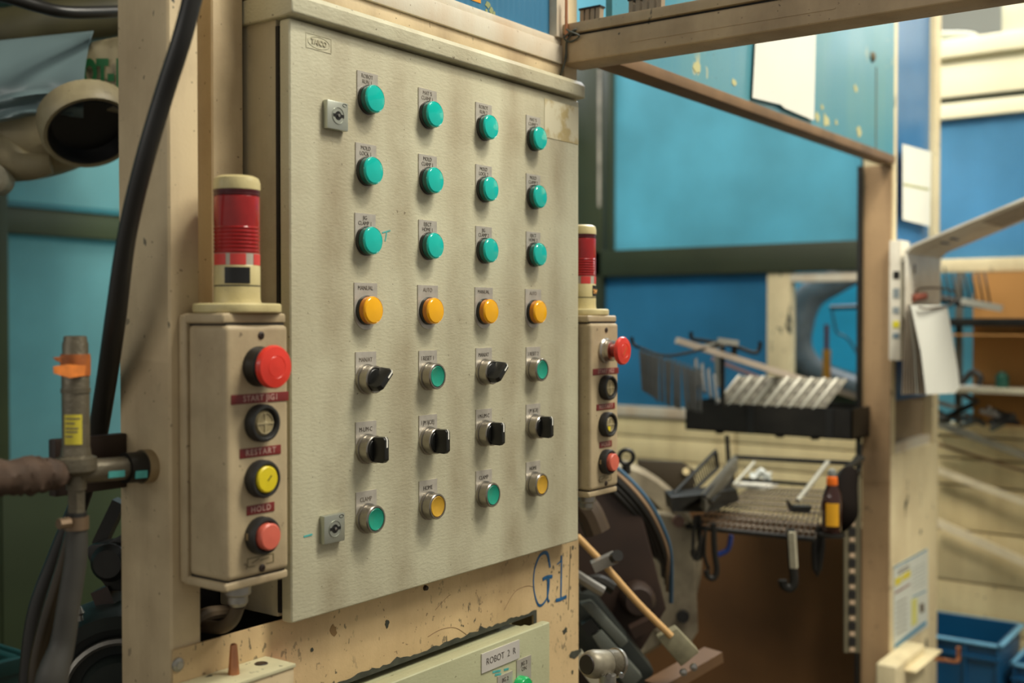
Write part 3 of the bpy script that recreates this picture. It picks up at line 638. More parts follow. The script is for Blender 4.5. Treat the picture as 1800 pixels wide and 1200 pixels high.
def beacon(xc, yc, z, lab, kind):
    r = empty('signal_beacon', (xc, yc, z), lab, 'beacon', 'red beacons on the operator boxes')
    A = lambda prof, nm, mat, n=48: MB().lathe(prof, (xc, yc, z), (0, 0, 1), n).build(nm, mat, r)
    # oval foot
    ps = []
    for i in range(40):
        t = 2 * PI * i / 40; ps.append((xc + .046 * math.copysign(abs(math.cos(t)) ** .85, math.cos(t)), yc + .043 * math.copysign(abs(math.sin(t)) ** .85, math.sin(t)), z))
    MB().prism(ps, (0, 0, .0105)).build('foot', ivory, r, bevel=.0035, seg=3)
    A([(.0262, .0095), (.0252, .0125), (.0246, .016), (.0246, .0285)], 'base', ivory)
    A([(.0243, .028), (.0243, .0300)], 'joint', black)
    A([(.0246, .0300), (.0246, .0505), (.024, .0515)], 'band', ivory)
    A([(.0240, .0510), (.0240, .0640)], 'reflector', refl_wht)
    for a0, a1 in ((150, 200), (212, 252), (275, 330), (20, 90)):
        m = MB(); vs = []; k = 8
        for i in range(k + 1):
            t = math.radians(a0 + (a1 - a0) * i / k)
            for rr, zz in ((.0238, .0515), (.0245, .0515), (.0245, .0635), (.0238, .0635)): vs.append((xc + rr * math.cos(t), yc + rr * math.sin(t), z + zz))
        fs = [(i * 4 + j, (i + 1) * 4 + j, (i + 1) * 4 + (j + 1) % 4, i * 4 + (j + 1) % 4) for i in range(k) for j in range(4)] + [(0, 1, 2, 3), tuple(k * 4 + j for j in (3, 2, 1, 0))]
        m.add(vs, fs).build('reflector_segment', refl_red, r)
    prof = [(.0240, .0640)]
    for i in range(7):
        h = .0655 + i * .0041; prof += [(.0246, h), (.0248, h + .0016), (.0240, h + .0024), (.0240, h + .0034)]
    prof += [(.0244, .0950), (.0244, .1250), (.0240, .1255)]
    A(prof, 'lens', beacon_red)
    A([(.0241, .1255), (.0246, .1265), (.0246, .1280), (.0239, .1285), (.0239, .1295), (.0246, .1300), (.0246, .1320), (.024, .1325)], 'seal', beacon_dark)
    A([(.0250, .1325), (.0250, .1400), (.0235, .1450), (.0190, .1475), (0, .1482)], 'cap', ivory)
    # name patch wrapped on the band
    m = MB(); k = 10; vs = []
    a0, a1 = ((198, 262) if kind == 'L' else (262, 330))
    for i in range(k + 1):
        t = math.radians(a0 + (a1 - a0) * i / k)
        for rr, zz in ((.0244, .0315), (.0251, .0315), (.0251, .0490), (.0244, .0490)): vs.append((xc + rr * math.cos(t), yc + rr * math.sin(t), z + zz))
    fs = [(i * 4 + j, (i + 1) * 4 + j, (i + 1) * 4 + (j + 1) % 4, i * 4 + (j + 1) % 4) for i in range(k) for j in range(4)] + [(0, 1, 2, 3), tuple(k * 4 + j for j in (3, 2, 1, 0))]
    nb = m.add(vs, fs).build('name_patch', black, r)
    if kind == 'R':
        t = math.radians(278); text('tw', .014, (xc + .0254 * math.cos(t), yc + .0254 * math.sin(t), z + .040), plain('orange_lettering', rgb(220, 160, 90), .5), nb, 1.0, .0003, rot=(0, 0, t + PI / 2))
    return r
beacon(left[1] + .002, -.011, .0072, 'red ribbed signal beacon left of the door with blank black patch', 'L')
beacon(.6630, .0280, .0072, 'red ribbed signal beacon at the right edge of the door', 'R')

# cable below the left box
cb = MB().tube([(left[1], -.013, -.310), (left[1] + .002, .000, -.328), (left[1] + .010, .030, -.343), (left[1] + .004, .075, -.350), (left[1] - .002, .11, -.39)], .0075, n=12).build('gland_cable', plain('dusty_brown_cable', rgb(78, 64, 46), .6)); tag(cb, 'dusty brown cable curling out under the left operator box', 'cable')
cb = MB().tube([(-.118 + .01, .06, -.345), (-.08, .062, -.335), (-.03, .085, -.345), (.0, .12, -.36)], .008, n=10).build('gland_cable', plain('dusty_brown_cable', rgb(78, 64, 46), .6)); tag(cb, 'thin brown cable lying across the gap under the left operator box', 'cable')

# ------------------------------------------------------------------ lower cabinet ROBOT 2 R
lc = empty('lower_cabinet', (.3, 0.05, -1.1), 'olive grey lower cabinet with ROBOT 2 R plate under the fascia', 'control cabinet')
MB().box((.07, -.004, -1.1), (.490, .12, -.466)).build('body', cabinet2, lc, bevel=.003)
MB().box((.07, -.020, -1.1), (.502, -.005, -.4555)).build('door', cabinet2, lc, bevel=.0035, seg=3)
MB().box((.07, -.002, -.4665), (.480, .012, -.4600)).build('rain_channel', cabinet2, lc, bevel=.0015)
np_ = MB().box((.3305, -.0216, -.4905), (.4205, -.020, -.4635)).build('name_plate', plain('brushed_name_plate', (.70, .66, .60, 1), .35, .2, var=.1), lc, label='silver plate engraved ROBOT 2 R')
text('ROBOT  2  R', .0135, (.3755, -.0219, -.477), ink, np_, .93, -.0002)
for (px, py, s_) in ((888, 1196, 'JIG 2'), (921, 1170, 'JIG 3\nON')):
    q = on_y(px, py, -.021)
    jp = MB().box((q.x - .018, -.0212, q.z - .050), (q.x + .018, -.020, q.z + .010 if s_ == 'JIG 2' else q.z + .0120)).build('legend_plate', plate_m, lc, label='small legend plate reading ' + s_.replace('\n', ' '))
    text(s_, .0082, (q.x, -.0214, q.z + (.002 if s_ == 'JIG 2' else 0)), ink, jp, .95)
q = on_y(922, 1207, -.03)
MB().lathe([(.017, 0), (.017, .010), (.015, .013), (0, .015)], (q.x, -.021, q.z - .002), (0, -1, 0), 32).build('indicator_lamp', plain('bright_green_lens', rgb(20, 176, 96), .25, coat=.4), lc, label='round green indicator lens')
m = MB()
for a, b in (((866, 1181), (880, 1178)), ((870, 1186), (881, 1184)), ((886, 1177), (894, 1175))): m.bar(on_y(*a, -.0203), on_y(*b, -.0203), .003, .0004, up=(0, 1, 0))
m.build('marker_mark', marker_t, lc)

# ------------------------------------------------------------------ switch box with copper tip, lower left
sb = empty('switch_box', (-.05, -.06, -.60), 'worn cream metal box at the bottom below the left operator box', 'box')
zt = -.345
A_, B_, C_ = on_y(330, 1203, -.0), None, None
zt = -.3895
def onz(px, py, z): r = ray(px, py); return CAM + r * ((z - CAM.z) / r.z)
f0, f1 = onz(424, 1199, zt), onz(517, 1166, zt)
MB().box((-.170, f1.y, -.60), (f1.x, YF - .004, zt - .0012)).build('body', cream, sb, bevel=.002)
MB().box((-.170, f1.y - .0015, zt - .004), (f1.x + .0015, YF - .0036, zt)).build('lid', paint('pale_green_grey_lid', rgb(196, 190, 154), rgb(120, 104, 74), .4, .2, chips=.6, rough=.5, big=12), sb, bevel=.0008)
q = onz(411, 1184, zt)
ct = MB().lathe([(.0065, 0), (.0062, .002), (.0040, .030), (.0036, .0325), (.0022, .0335), (0, .0325)], q, (0, 0, 1), 24).build('electrode_tip', copper); tag(ct, 'tapered copper electrode tip standing on the worn cream box', 'electrode tip')
MB().lathe([(.008, 0), (.007, .0008), (0, .001)], onz(459, 1166, zt), (0, 0, 1), 12).build('stain', brown_dk, sb)
q = on_y(527, 1212, f1.y)
rk = MB().lathe([(.018, 0), (.0175, .012), (.012, .019), (0, .021)], (q.x, YF - .0036, q.z), (0, -1, 0), 24).build('red_knob', red_cap); tag(rk, 'red knob just showing at the bottom edge beside the worn cream box', 'knob')

# ------------------------------------------------------------------ left foreground: cable, pipe and hoses
cbl = [at(352, -60, 1.13), at(322, 60, 1.13), at(287, 170, 1.14), at(252, 290, 1.15), at(222, 420, 1.17), at(203, 560, 1.20), at(184, 690, 1.25), at(166, 790, 1.29), at(140, 880, 1.31), at(100, 980, 1.32), at(62, 1090, 1.32), at(45, 1260, 1.32)]
c = MB().tube(cbl, [.0098] * 5 + [.0112] * 7, n=16).build('power_cable', cable_blk); tag(c, 'thick black cable sweeping down across the left column', 'cable')
vx, vy = at(133, 700, 1.16).x, at(133, 700, 1.16).y
vr = empty('valve_pipe', (vx, vy, -.40), 'upright grey pipe fitting with rusty tape and yellow sticker', 'pipe')
zc = lambda py: on_y(133, py, vy).z
MB().lathe([(.0135, zc(792)), (.0138, zc(640)), (.0128, zc(636)), (.0128, zc(604)), (.0118, zc(600)), (.0112, zc(591)), (.009, zc(590)), (.009, zc(600)), (0, zc(600))], (vx, vy, 0), (0, 0, 1), 28).build('pipe_body', pipe_m, vr)
MB().lathe([(.0146, zc(690)), (.0146, zc(682))], (vx, vy, 0), (0, 0, 1), 28).build('pipe_ring', pipe_m, vr)
MB().lathe([(.0150, zc(800)), (.0200, zc(804)), (.0205, zc(812)), (.0205, zc(826)), (.016, zc(832)), (.0105, zc(836)), (.0100, zc(860)), (0, zc(860))][::-1], (vx, vy, 0), (0, 0, 1), 28).build('collar', pipe_m, vr)
MB().lathe([(.0150, zc(800)), (.0140, zc(786))], (vx, vy, 0), (0, 0, 1), 28).build('collar_neck', pipe_m, vr)
MB().lathe([(.0092, zc(905)), (.0092, zc(860))], (vx, vy, 0), (0, 0, 1), 6).build('hex_nut', pipe_m, vr)
MB().lathe([(.0145, zc(660)), (.0147, zc(650)), (.0148, zc(630)), (.0143, zc(622))], (vx, vy, 0), (0, 0, 1), 20).build('rusty_tape', rust_tape, vr)
a = on_y(95, 655, vy - .014); 
MB().prism([on_y(93, 644, vy - .016), on_y(118, 640, vy - .0155), on_y(150, 642, vy - .015), on_y(148, 660, vy - .0155), on_y(122, 664, vy - .0165), on_y(94, 656, vy - .017)], (0, -.0008, 0)).build('tape_flap', plain('orange_rust_tape', rgb(214, 120, 40), .6, var=.3, scale=80), vr)
MB().prism([on_y(92, 628, vy - .006), on_y(112, 626, vy - .010), on_y(104, 630, vy - .010), on_y(110, 638, vy - .010), on_y(98, 634, vy - .008)], (0, -.0008, 0)).build('tape_flap', rust_tape, vr)
m = MB(); vs = []; k = 8
for i in range(k + 1):
    t = math.radians(188 + 74 * i / k)
    for rr, zz in ((.0137, zc(779)), (.0142, zc(779)), (.0142, zc(727)), (.0137, zc(727))): vs.append((vx + rr * math.cos(t), vy + rr * math.sin(t), zz))
fs = [(i * 4 + j, (i + 1) * 4 + j, (i + 1) * 4 + (j + 1) % 4, i * 4 + (j + 1) % 4) for i in range(k) for j in range(4)] + [(0, 1, 2, 3), tuple(k * 4 + j for j in (3, 2, 1, 0))]
st = m.add(vs, fs).build('sticker', yel_lab, vr, label='yellow sticker with small print')
for i, (zz, wd) in enumerate(((735, 60), (743, 40), (752, 52), (758, 50), (766, 30))):
    m = MB(); vs = []
    for q_ in range(7):
        t = math.radians(194 + wd * q_ / 6)
        for rr, dz in ((.0141, 0), (.01445, 0), (.01445, .0014), (.0141, .0014)): vs.append((vx + rr * math.cos(t), vy + rr * math.sin(t), zc(zz) + dz))
    m.add(vs, [(q_ * 4 + j, (q_ + 1) * 4 + j, (q_ + 1) * 4 + (j + 1) % 4, q_ * 4 + (j + 1) % 4) for q_ in range(6) for j in range(4)] + [(0, 1, 2, 3), (27, 26, 25, 24)]).build('print_line', ink_soft, st)
MB().lathe([(.0102, zc(912)), (.0102, zc(900))], (vx, vy, 0), (0, 0, 1), 20).build('sleeve', blacksoft, vr)
MB().lathe([(.0122, zc(930)), (.0122, zc(908))], (vx, vy, 0), (0, 0, 1), 20).build('hose_clamp', plain('dull_clamp_metal', rgb(130, 108, 84), .45, .5), vr)
MB().cyl(Vector((vx - .012, vy - .006, zc(914))), Vector((vx - .024, vy - .006, zc(914))), .0055, n=8).build('clamp_screw', plain('dull_clamp_metal', rgb(130, 108, 84), .45, .5), vr)
hp = empty('cross_pipe', (vx, vy, -.2), 'horizontal pipe with grimy wrapping running into the left column', 'pipe')
hz = -.156
def hpp(x): return (x, vy + (x - vx) * -.05, hz + (vx - x) * .03)
MB().cyl(hpp(vx + .0), hpp(-.165), .0125, n=20).build('pipe', pipe_m, hp)
MB().cyl(hpp(-.178), hpp(-.150), .0165, n=24).build('flange_ring', blk_steel, hp)
MB().cyl(hpp(-.158), hpp(-.147), .0185, n=24).build('clamp_ring', brass, hp)
MB().bar(Vector(hpp(-.205)) + Vector((0, -.0118, -.004)), Vector(hpp(-.186)) + Vector((0, -.0118, -.004)), .0015, .007, up=(0, 0, 1)).build('paint_band', marker_t, hp)
MB().bar(Vector(hpp(-.176)) + Vector((0, -.0160, -.006)), Vector(hpp(-.162)) + Vector((0, -.0160, -.006)), .0015, .008, up=(0, 0, 1)).build('paint_band', marker_t, hp)
rag = MB().tube([hpp(vx - .012), hpp(vx - .03), hpp(vx - .05), hpp(vx - .075), hpp(vx - .11), hpp(vx - .16)], [.0125, .0165, .0195, .0178, .020, .018], n=14)
for v in rag.v: v += Vector((random.uniform(-.0012, .0012), random.uniform(-.0016, .0016), random.uniform(-.0018, .0018)))
rag.build('wrapping', plain('grimy_brown_rag', rgb(74, 56, 42), .8, var=.4, scale=40), hp)
MB().box((-.235, .105, -.185), (-.1485, .118, -.125)).build('mounting_bar', brown_dk, hp, bevel=.002)
h1 = MB().tube([(vx, vy, zc(928)), (vx - .001, vy, zc(980)), at(121, 1060, 1.16), at(110, 1130, 1.16), at(92, 1190, 1.15), at(80, 1260, 1.15)], [.0108, .0112, .0115, .0125, .016, .016], n=16).build('rubber_hose', hose_gry); tag(h1, 'grey rubber hose hanging from the upright pipe fitting', 'hose')
h2 = MB().tube([at(130, 935, 1.245), at(112, 1000, 1.25), at(84, 1090, 1.25), at(66, 1170, 1.25), at(60, 1260, 1.25)], .0095, n=14).build('rubber_hose', plain('glossy_brown_hose', rgb(58, 48, 32), .25, var=.4, scale=14)); tag(h2, 'glossy dark brown hose behind the grey one at lower left', 'hose')

# dark machinery at lower left (inside the cell)
mt = empty('drive_motor', at(190, 1150, 1.75), 'dark round drive motor at the bottom left behind the column', 'motor')
q = at(205, 1215, 1.75); axv = Vector((-.55, -.83, 0))
MB().lathe([(.125, -.10), (.125, .0), (.120, .012), (.100, .012), (.095, -.012), (.055, -.012), (.05, .02), (0, .02)], q, axv, 48).build('housing', plain('dark_green_grey_motor', rgb(40, 46, 42), .4, var=.3), mt)
MB().tube([q + Vector((.83 * .078 * math.cos(t) * -1, .55 * .078 * math.cos(t), .078 * math.sin(t))) + axv * .002 for t in [2 * PI * i / 20 for i in range(20)]], .006, n=6, sub=2, closed=True).build('bearing_ring', steel, mt)
MB().lathe([(.006, 0), (.005, .008), (.008, .012), (.003, .022), (0, .022)], q + Vector((-.05, .02, .118)), (0, 0, 1), 10).build('grease_nipple', steel, mt)
br = empty('pivot_bracket', at(190, 980, 1.8), 'black pivot bracket with hexagonal head above the drive motor', 'bracket')
p = at(200, 975, 1.8)
MB().prism([at(148, 966, 1.8), at(158, 958, 1.8), at(188, 954, 1.8), at(230, 930, 1.8), at(230, 1040, 1.8), at(190, 1038, 1.8), at(165, 1005, 1.8)], FW * .05).build('bracket_plate', blk_steel, br, bevel=.003)
MB().lathe([(.03, 0), (.03, .02), (.022, .03), (0, .03)], at(200, 985, 1.8), -FW, 24).build('hub', blk_steel, br)
MB().bar(at(212, 880, 1.86), at(176, 955, 1.86), .03, .02).build('strut', blk_steel, br); MB().bar(at(185, 1030, 1.82), at(212, 1095, 1.82), .05, .03).build('strut', brown_dk, br)
MB().bar(at(212, 1010, 1.84), at(160, 1100, 1.84), .022, .02).build('strut', plain('olive_steel', rgb(84, 72, 40), .5), br)
cr_ = empty('parts_crate', at(-10, 1180, 2.0), 'dark teal plastic crate in the bottom left corner', 'crate')
q = at(35, 1150, 2.0)
MB().box((q.x - .42, q.y - .02, q.z - .30), (q.x, q.y + .0, q.z)).box((q.x - .02, q.y, q.z - .30), (q.x, q.y + .3, q.z)).box((q.x - .42, q.y, q.z - .30), (q.x - .40, q.y + .3, q.z)).box((q.x - .42, q.y + .28, q.z - .30), (q.x, q.y + .3, q.z)).box((q.x - .42, q.y - .02, q.z - .3), (q.x, q.y + .3, q.z - .28)).build('shell', teal_crate, cr_, bevel=.003)
MB().box((q.x - .43, q.y - .032, q.z - .022), (q.x + .01, q.y - .02, q.z + .004)).box((q.x, q.y - .02, q.z - .022), (q.x + .01, q.y + .31, q.z + .004)).build('rim', teal_crate, cr_, bevel=.002)

# ------------------------------------------------------------------ robot arm wrapped in film, upper left
rb = empty('industrial_robot', at(120, 330, 2.1), 'cream robot arm with black bore wrapped in plastic film, upper left', 'robot arm')
DR = 2.1
def P(px, py, d=DR): return at(px, py, d)
# elbow casting: a bulging body lofted along its axis
el = MB().tube([P(-160, 200, 2.25), P(-60, 225, 2.2), P(20, 232, 2.16), P(80, 232, 2.15), P(150, 210, 2.2), P(260, 175, 2.3)], [.10, .098, .095, .083, .078, .085], n=28, sub=8)
el.build('elbow_casting', cast_cream, rb)
MB().tube([P(-80, 240, 2.12), P(-10, 262, 2.09), P(40, 290, 2.09), P(90, 288, 2.10)], [.05, .042, .030, .018], n=16).build('casting_rib', cast_cream, rb)
nrm = (-FW * .52 - UP * .74 + RT * .40).normalized()
c0 = P(160, 240, 2.05) - nrm * .018 + UP * .004
MB().lathe([(.072, -.02), (.074, .013), (.071, .015), (.068, .0), (.062, -.012), (.030, -.014), (0, -.014)], c0, nrm, 40).build('bore', black, rb, label='black open bore of the joint')
MB().lathe([(.086, -.03), (.086, .008), (.081, .016), (.074, .014), (.072, -.03)], c0, nrm, 40, cap=False).build('bore_collar', cast_cream, rb)
q = P(200, 150, 2.06)
hb = MB().prism([P(148, 92, 2.06), P(160, 72, 2.06), P(215, 62, 2.06), P(270, 62, 2.06), P(270, 196, 2.06), P(205, 196, 2.06), P(165, 192, 2.06), P(146, 182, 2.06)], FW * .12).build('joint_housing', cast_cream, rb, bevel=.006, seg=3)
rz = math.atan2(RT.y, RT.x)
text('OT-1', .066, P(180, 131, 2.056), green_ink, hb, .50, .004, rot=(0, 0, rz), label='green stencilled letters OT-')
def filmf(u, v):
    px = -70 + 216 * u + 18 * u * (1 - v) ** 3; top = 78 - 24 * u; bot = 214 - 10 * u + 5 * math.sin(u * 7)
    py = top + (bot - top) * v
    d = 2.035 - .03 * math.sin(v * PI) + .004 * math.sin(u * 15 + v * 5) * v + (.007 * math.sin(v * 30 + u * 3) if v > .7 else 0) + .05 * (1 - v) ** 2
    return at(px, py, d)
MB().grid(filmf, 36, 26, thick=FW * .0012).build('plastic_film', film, rb, ang=60)
MB().tube([P(-60, 220, 2.03), P(20, 200, 2.025), P(80, 196, 2.025), P(112, 199, 2.03), P(128, 201, 2.03)], .0035, n=8).build('film_fold', film, rb)
MB().lathe([(.028, 0), (.028, .03), (.020, .036), (0, .036)], P(0, 318, 2.08), -FW, 20).build('end_boss', cast_grey, rb)
gb = MB().tube([P(-120, -30, 1.95), P(0, -8, 1.93), P(70, 12, 1.95), P(130, 22, 1.98), P(260, 18, 2.1)], .011, n=12).build('hanging_hose', cable_blk); tag(gb, 'black hose drooping over the robot arm at top left', 'hose')
gb = MB().tube([P(-120, 40, 2.2), P(0, 62, 2.2), P(90, 40, 2.22), P(260, 20, 2.3)], [.055, .052, .045, .045], n=20).build('robot_casting', plain('dark_olive_casting', rgb(70, 66, 44), .5, var=.3)); tag(gb, 'dark olive upper casting above the plastic film, top left', 'robot arm')
gb = MB().box((P(-140, 0, 2.5).x, P(100, 0, 2.5).y - .3, .70), (1.1, P(100, 0, 2.5).y + 1.2, .82)).build('roof_beam', dark_green2); tag(gb, 'dark green beam above the robot at the top left corner', 'beam')

# ------------------------------------------------------------------ beam, header board and post at right
bm_ = empty('cross_beam', (.62, -.6, .40), 'tan steel beam running from the cabinet top toward the viewer', 'beam')
BX = .600
MB().box((BX, -1.9, .4060), (BX + .06, .028, .4480)).build('square_tube', tan, bm_, bevel=.004, seg=3)
MB().box((BX - .002, -1.9, .4520), (BX + .055, .022, .4680)).build('upper_angle', tan, bm_, bevel=.002)
MB().box((BX + .006, -1.9, .4482), (BX + .05, .020, .4518)).build('shadow_gap', dark_in, bm_)
MB().bar((BX - .0005, -.1, .4235), (BX - .0005, -.42, .4230), .001, .002).build('weld_bead', tan, bm_)
# wire tie where it meets the column
wt = MB().tube([(BX - .004, .014, .46), (BX - .012, .002, .452), (BX - .006, -.012, .444), (BX - .003, .006, .438), (BX - .012, .012, .444), (BX - .006, -.006, .455), (BX - .004, .012, .44), (BX - .004, .014, .415), (BX - .008, .018, .395), (BX - .004, .024, .388), (BX - .002, .020, .40), (BX - .004, .014, .42)], .0016, n=6).build('wire_tie', bare); tag(wt, 'twisted dark wire tied round the beam end at the column', 'wire')
rd = MB().cyl((BX - .006, .012, .445), (BX - .006, .012, .505), .0025, n=8).build('rusty_rod', copper); tag(rd, 'short rusty rod standing upright at the beam end', 'rod')
# comb-like hook strips lying on the beam
def comb(name, px0, px1, n_, lab):
    r_ = empty(name, on_x(px0, 45, BX + .03), lab, 'hook strip', 'hook strips above the beam')
    y0 = on_x(px0, 45, BX + .02).y; y1 = on_x(px1, 40, BX + .02).y
    for i in range(n_):
        y = y0 + (y1 - y0) * i / max(1, n_ - 1)
        MB().prism([(BX + .02, y - .0035, .466), (BX + .02, y + .0035, .466), (BX + .02, y + .0028, .492), (BX + .02, y - .0045, .492)], (.012, 0, 0)).build('tooth', plain('brown_steel_tooth', rgb(150, 134, 112), .5, .3), r_)
        MB().box((BX + .018, y - .006, .4915), (BX + .034, y + .004, .4945)).build('tooth_cap', blk_steel, r_)
comb('hook_strip', 1022, 1050, 4, 'row of four dark hooks standing on the beam nearest the column'); comb('hook_strip', 1108, 1158, 5, 'row of five dark hooks further along on the beam')

hbd = empty('header_board', (1.4, 0, .42), 'teal painted board above the opening with white paper on it', 'board')
MB().box((.664, -.030, .432), (2.105, -.018, 1.15)).build('board', board_m, hbd)
MB().box((.66, -.034, .412), (2.105, .010, .432)).build('bottom_rail', plain('brown_stained_rail', rgb(120, 92, 62), .6, var=.3, scale=10), hbd, bevel=.002)
for px, py, r_ in ((1225, 118, .012), (1290, 145, .009), (1504, 155, .010), (1437, 205, .012), (1452, 212, .016), (1470, 216, .008), (1510, 232, .014), (1445, 188, .008)):
    q = on_y(px, py, -.0305); blot(q.x, q.z, r_, plain('peeled_cream_patch', rgb(184, 180, 130), .7), 'peeled_patch', -.0308, 9, hbd, 1.4)
q = on_y(1534, 100, -.031); MB().lathe([(.014, 0), (.010, .006), (0, .008)], (q.x, -.030, q.z), (0, -1, 0), 12).bar((q.x + .03, -.0305, q.z - .02), (q.x + .03, -.0305, q.z - .25), .006, .001, up=(0, 1, 0)).build('fixing', plain('rust_brown_fixing', rgb(96, 84, 60), .6), hbd)
m = MB(); cs = [(1328, 60), (1434, 40), (1430, 212), (1378, 190), (1372, 184), (1322, 172)]
m.prism([on_y(a, b, -.036) for a, b in cs], (0, -.0012, 0)); pp_ = m.build('paper_sheet', paper); tag(pp_, 'large white paper sheet taped to the teal board', 'paper')

pst = empty('guard_post', (2.33, 0, -1.45), 'wide cream guard post at right with a blue upper panel', 'post')
MB().box((2.110, -.028, -1.45), (2.55, .052, -.36)).build('lower_section', post_paint, pst, bevel=.004)
MB().box((2.110, -.028, -.36), (2.140, .052, 1.2)).build('stile', post_paint, pst, bevel=.003)
MB().box((2.490, -.028, -.36), (2.55, .052, 1.2)).build('stile', post_paint, pst, bevel=.003)
MB().box((2.140, -.012, -.22), (2.490, .0, 1.2)).build('blue_sheet', post_blue, pst, label='slate blue plastic sheet')
MB().box((2.140, -.020, -.36), (2.490, .03, -.335)).build('rail', alu, pst); MB().box((2.140, .0, -.336), (2.490, .01, -.22)).build('inset', plain('brown_grey_inset', rgb(140, 122, 96), .5), pst)
MB().box((2.106, -.024, -1.45), (2.1095, .050, .41)).build('side_face', paint('shaded_soiled_side', rgb(178, 148, 110), rgb(110, 84, 58), .55, .3, chips=.15, rough=.55, big=2), pst)  # the post's unlit side: shade painted into the base coat, grime on top
MB().box((2.09, .0525, -1.45), (2.108, .062, .41)).build('seal_strip', black, pst)
# things on the post
m = MB().prism([on_y(1586, 253, -.030), on_y(1636, 267, -.030), on_y(1634, 398, -.030), on_y(1586, 386, -.030)], (0, -.0012, 0)).build('notice_sheet', paper); tag(m, 'white notice sheet on the blue panel of the post', 'paper')
MB().prism([on_y(1588, 322, -.0316), on_y(1633, 331, -.0316), on_y(1633, 335, -.0316), on_y(1588, 326, -.0316)], (0, -.0002, 0)).build('print_line', plain('olive_line', rgb(170, 170, 110), .6), m)
pst_s = empty('instruction_sheet', on_y(1600, 1140, -.031), 'laminated instruction sheet with blue border low on the cream post', 'poster')
def quad(a, b, c_, d, y=-.0312, th=-.0006, nm='print', mat=blue_tape, par=pst_s):
    return MB().prism([on_y(*a, y), on_y(*b, y), on_y(*c_, y), on_y(*d, y)], (0, th, 0)).build(nm, mat, par)
sw = plain('laminated_white', rgb(206, 210, 200), .4, var=.04)
quad((1570, 996), (1630, 963), (1630, 1100), (1570, 1143), y=-.029, th=-.0022, nm='sheet', mat=sw)
quad((1571, 996), (1629, 964), (1629, 967), (1571, 999)); quad((1573, 1132), (1628, 1090), (1628, 1097), (1573, 1139))
quad((1573, 1018), (1584, 1011), (1584, 1024), (1573, 1031), mat=yel_lab); quad((1586, 1010), (1600, 1001), (1600, 1012), (1586, 1021), mat=yel_lab)
quad((1573, 1041), (1600, 1025), (1600, 1027), (1573, 1044), mat=tape_red); quad((1602, 1054), (1612, 1050), (1612, 1095), (1602, 1101), mat=plain('pale_yellow_print', rgb(206, 204, 120), .6))
quad((1616, 1062), (1624, 1059), (1625, 1074), (1617, 1078), mat=ink_soft); quad((1604, 1048), (1628, 1037), (1628, 1039), (1604, 1050), mat=blue_tape)
for i in range(7): quad((1575, 1060 + i * 9), (1594, 1049 + i * 9), (1594, 1050.5 + i * 9), (1575, 1061.5 + i * 9), mat=ink_soft)
for i in range(6): quad((1604, 1000 + i * 7), (1627, 988 + i * 7), (1627, 989 + i * 7), (1604, 1001 + i * 7), mat=plain('grey_print', rgb(150, 156, 150), .6))
for i in range(2): quad((1578, 1003 + 5 * i), (1598, 992 + 5 * i), (1598, 994 + 5 * i), (1578, 1005 + 5 * i), mat=ink_soft)

nb_ = empty('terminal_box', (2.12, -.09, -.11), 'slim white terminal box on the edge of the post', 'box')
za, zb_ = on_y(1590, 424, -.05).z, on_y(1575, 634, -.05).z
MB().box((2.075, -.060, zb_), (2.15, -.0285, za)).build('housing', white_paint, nb_, bevel=.004)
for py, mt_, hh in ((483, blk_steel, 14), (515, plain('grey_window', rgb(140, 150, 150), .4), 18), (570, plain('yellow_dot_label', rgb(226, 214, 40), .5), 12), (590, plain('blue_grey_label', rgb(120, 140, 150), .5), 10), (545, plain('grey_window', rgb(140, 150, 150), .4), 12)):
    z_ = on_x(1582, py, 2.075).z; MB().box((2.0735, -.056, z_ - hh * .0007), (2.075, -.040, z_ + hh * .0007)).build('label_patch', mt_, nb_)
# bent white bracket: upright plate and an arm reaching toward the viewer
br = empty('bracket_arm', (2.3, -.1, .02), 'white bent sheet-metal arm reaching out from the post above the documents', 'bracket')
a0, a1 = on_y(1592, 445, -.075), on_y(1652, 470, -.075)
MB().box((a0.x, -.078, on_y(1600, 560, -.075).z), (a1.x, -.072, on_y(1600, 440, -.075).z - .005)).build('upright_plate', white_paint, br, bevel=.0015)
zt_ = on_y(1600, 440, -.075).z
MB().prism([(a0.x, -.072, zt_ - .010), (a0.x, -.078, zt_ - .010), (a0.x, -.094, zt_ + .006), (a0.x, -.62, zt_ + .212), (a0.x, -.62, zt_ + .218), (a0.x, -.090, zt_ + .012), (a0.x, -.072, zt_ - .002)], (a1.x - a0.x, 0, 0)).build('arm_plate', white_paint, br, bevel=.001)
for yy in (-.135, -.160): MB().box((a0.x + .10, yy - .005, zt_ + .0205 + (-yy - .135) * .39), (a0.x + .17, yy + .005, zt_ + .0225 + (-yy - .135) * .39)).build('slot', black, br)
MB().prism([(a0.x + .05, -.25, zt_ + .0655), (a0.x + .05, -.40, zt_ + .1242), (a0.x + .05, -.40, zt_ + .1262), (a0.x + .05, -.25, zt_ + .0675)], (a1.x - a0.x - .1, 0, 0)).build('underside_label', paper_edge, br)
MB().box((a0.x + .06, -.0785, zt_ - .06), (a0.x + .075, -.078, zt_ - .035)).build('slot', black, br)
MB().box((2.075 + .03, -.0745, zt_ - .03), (a0.x + .01, -.062, zt_ - .015)).build('fixing_lug', alu, br)
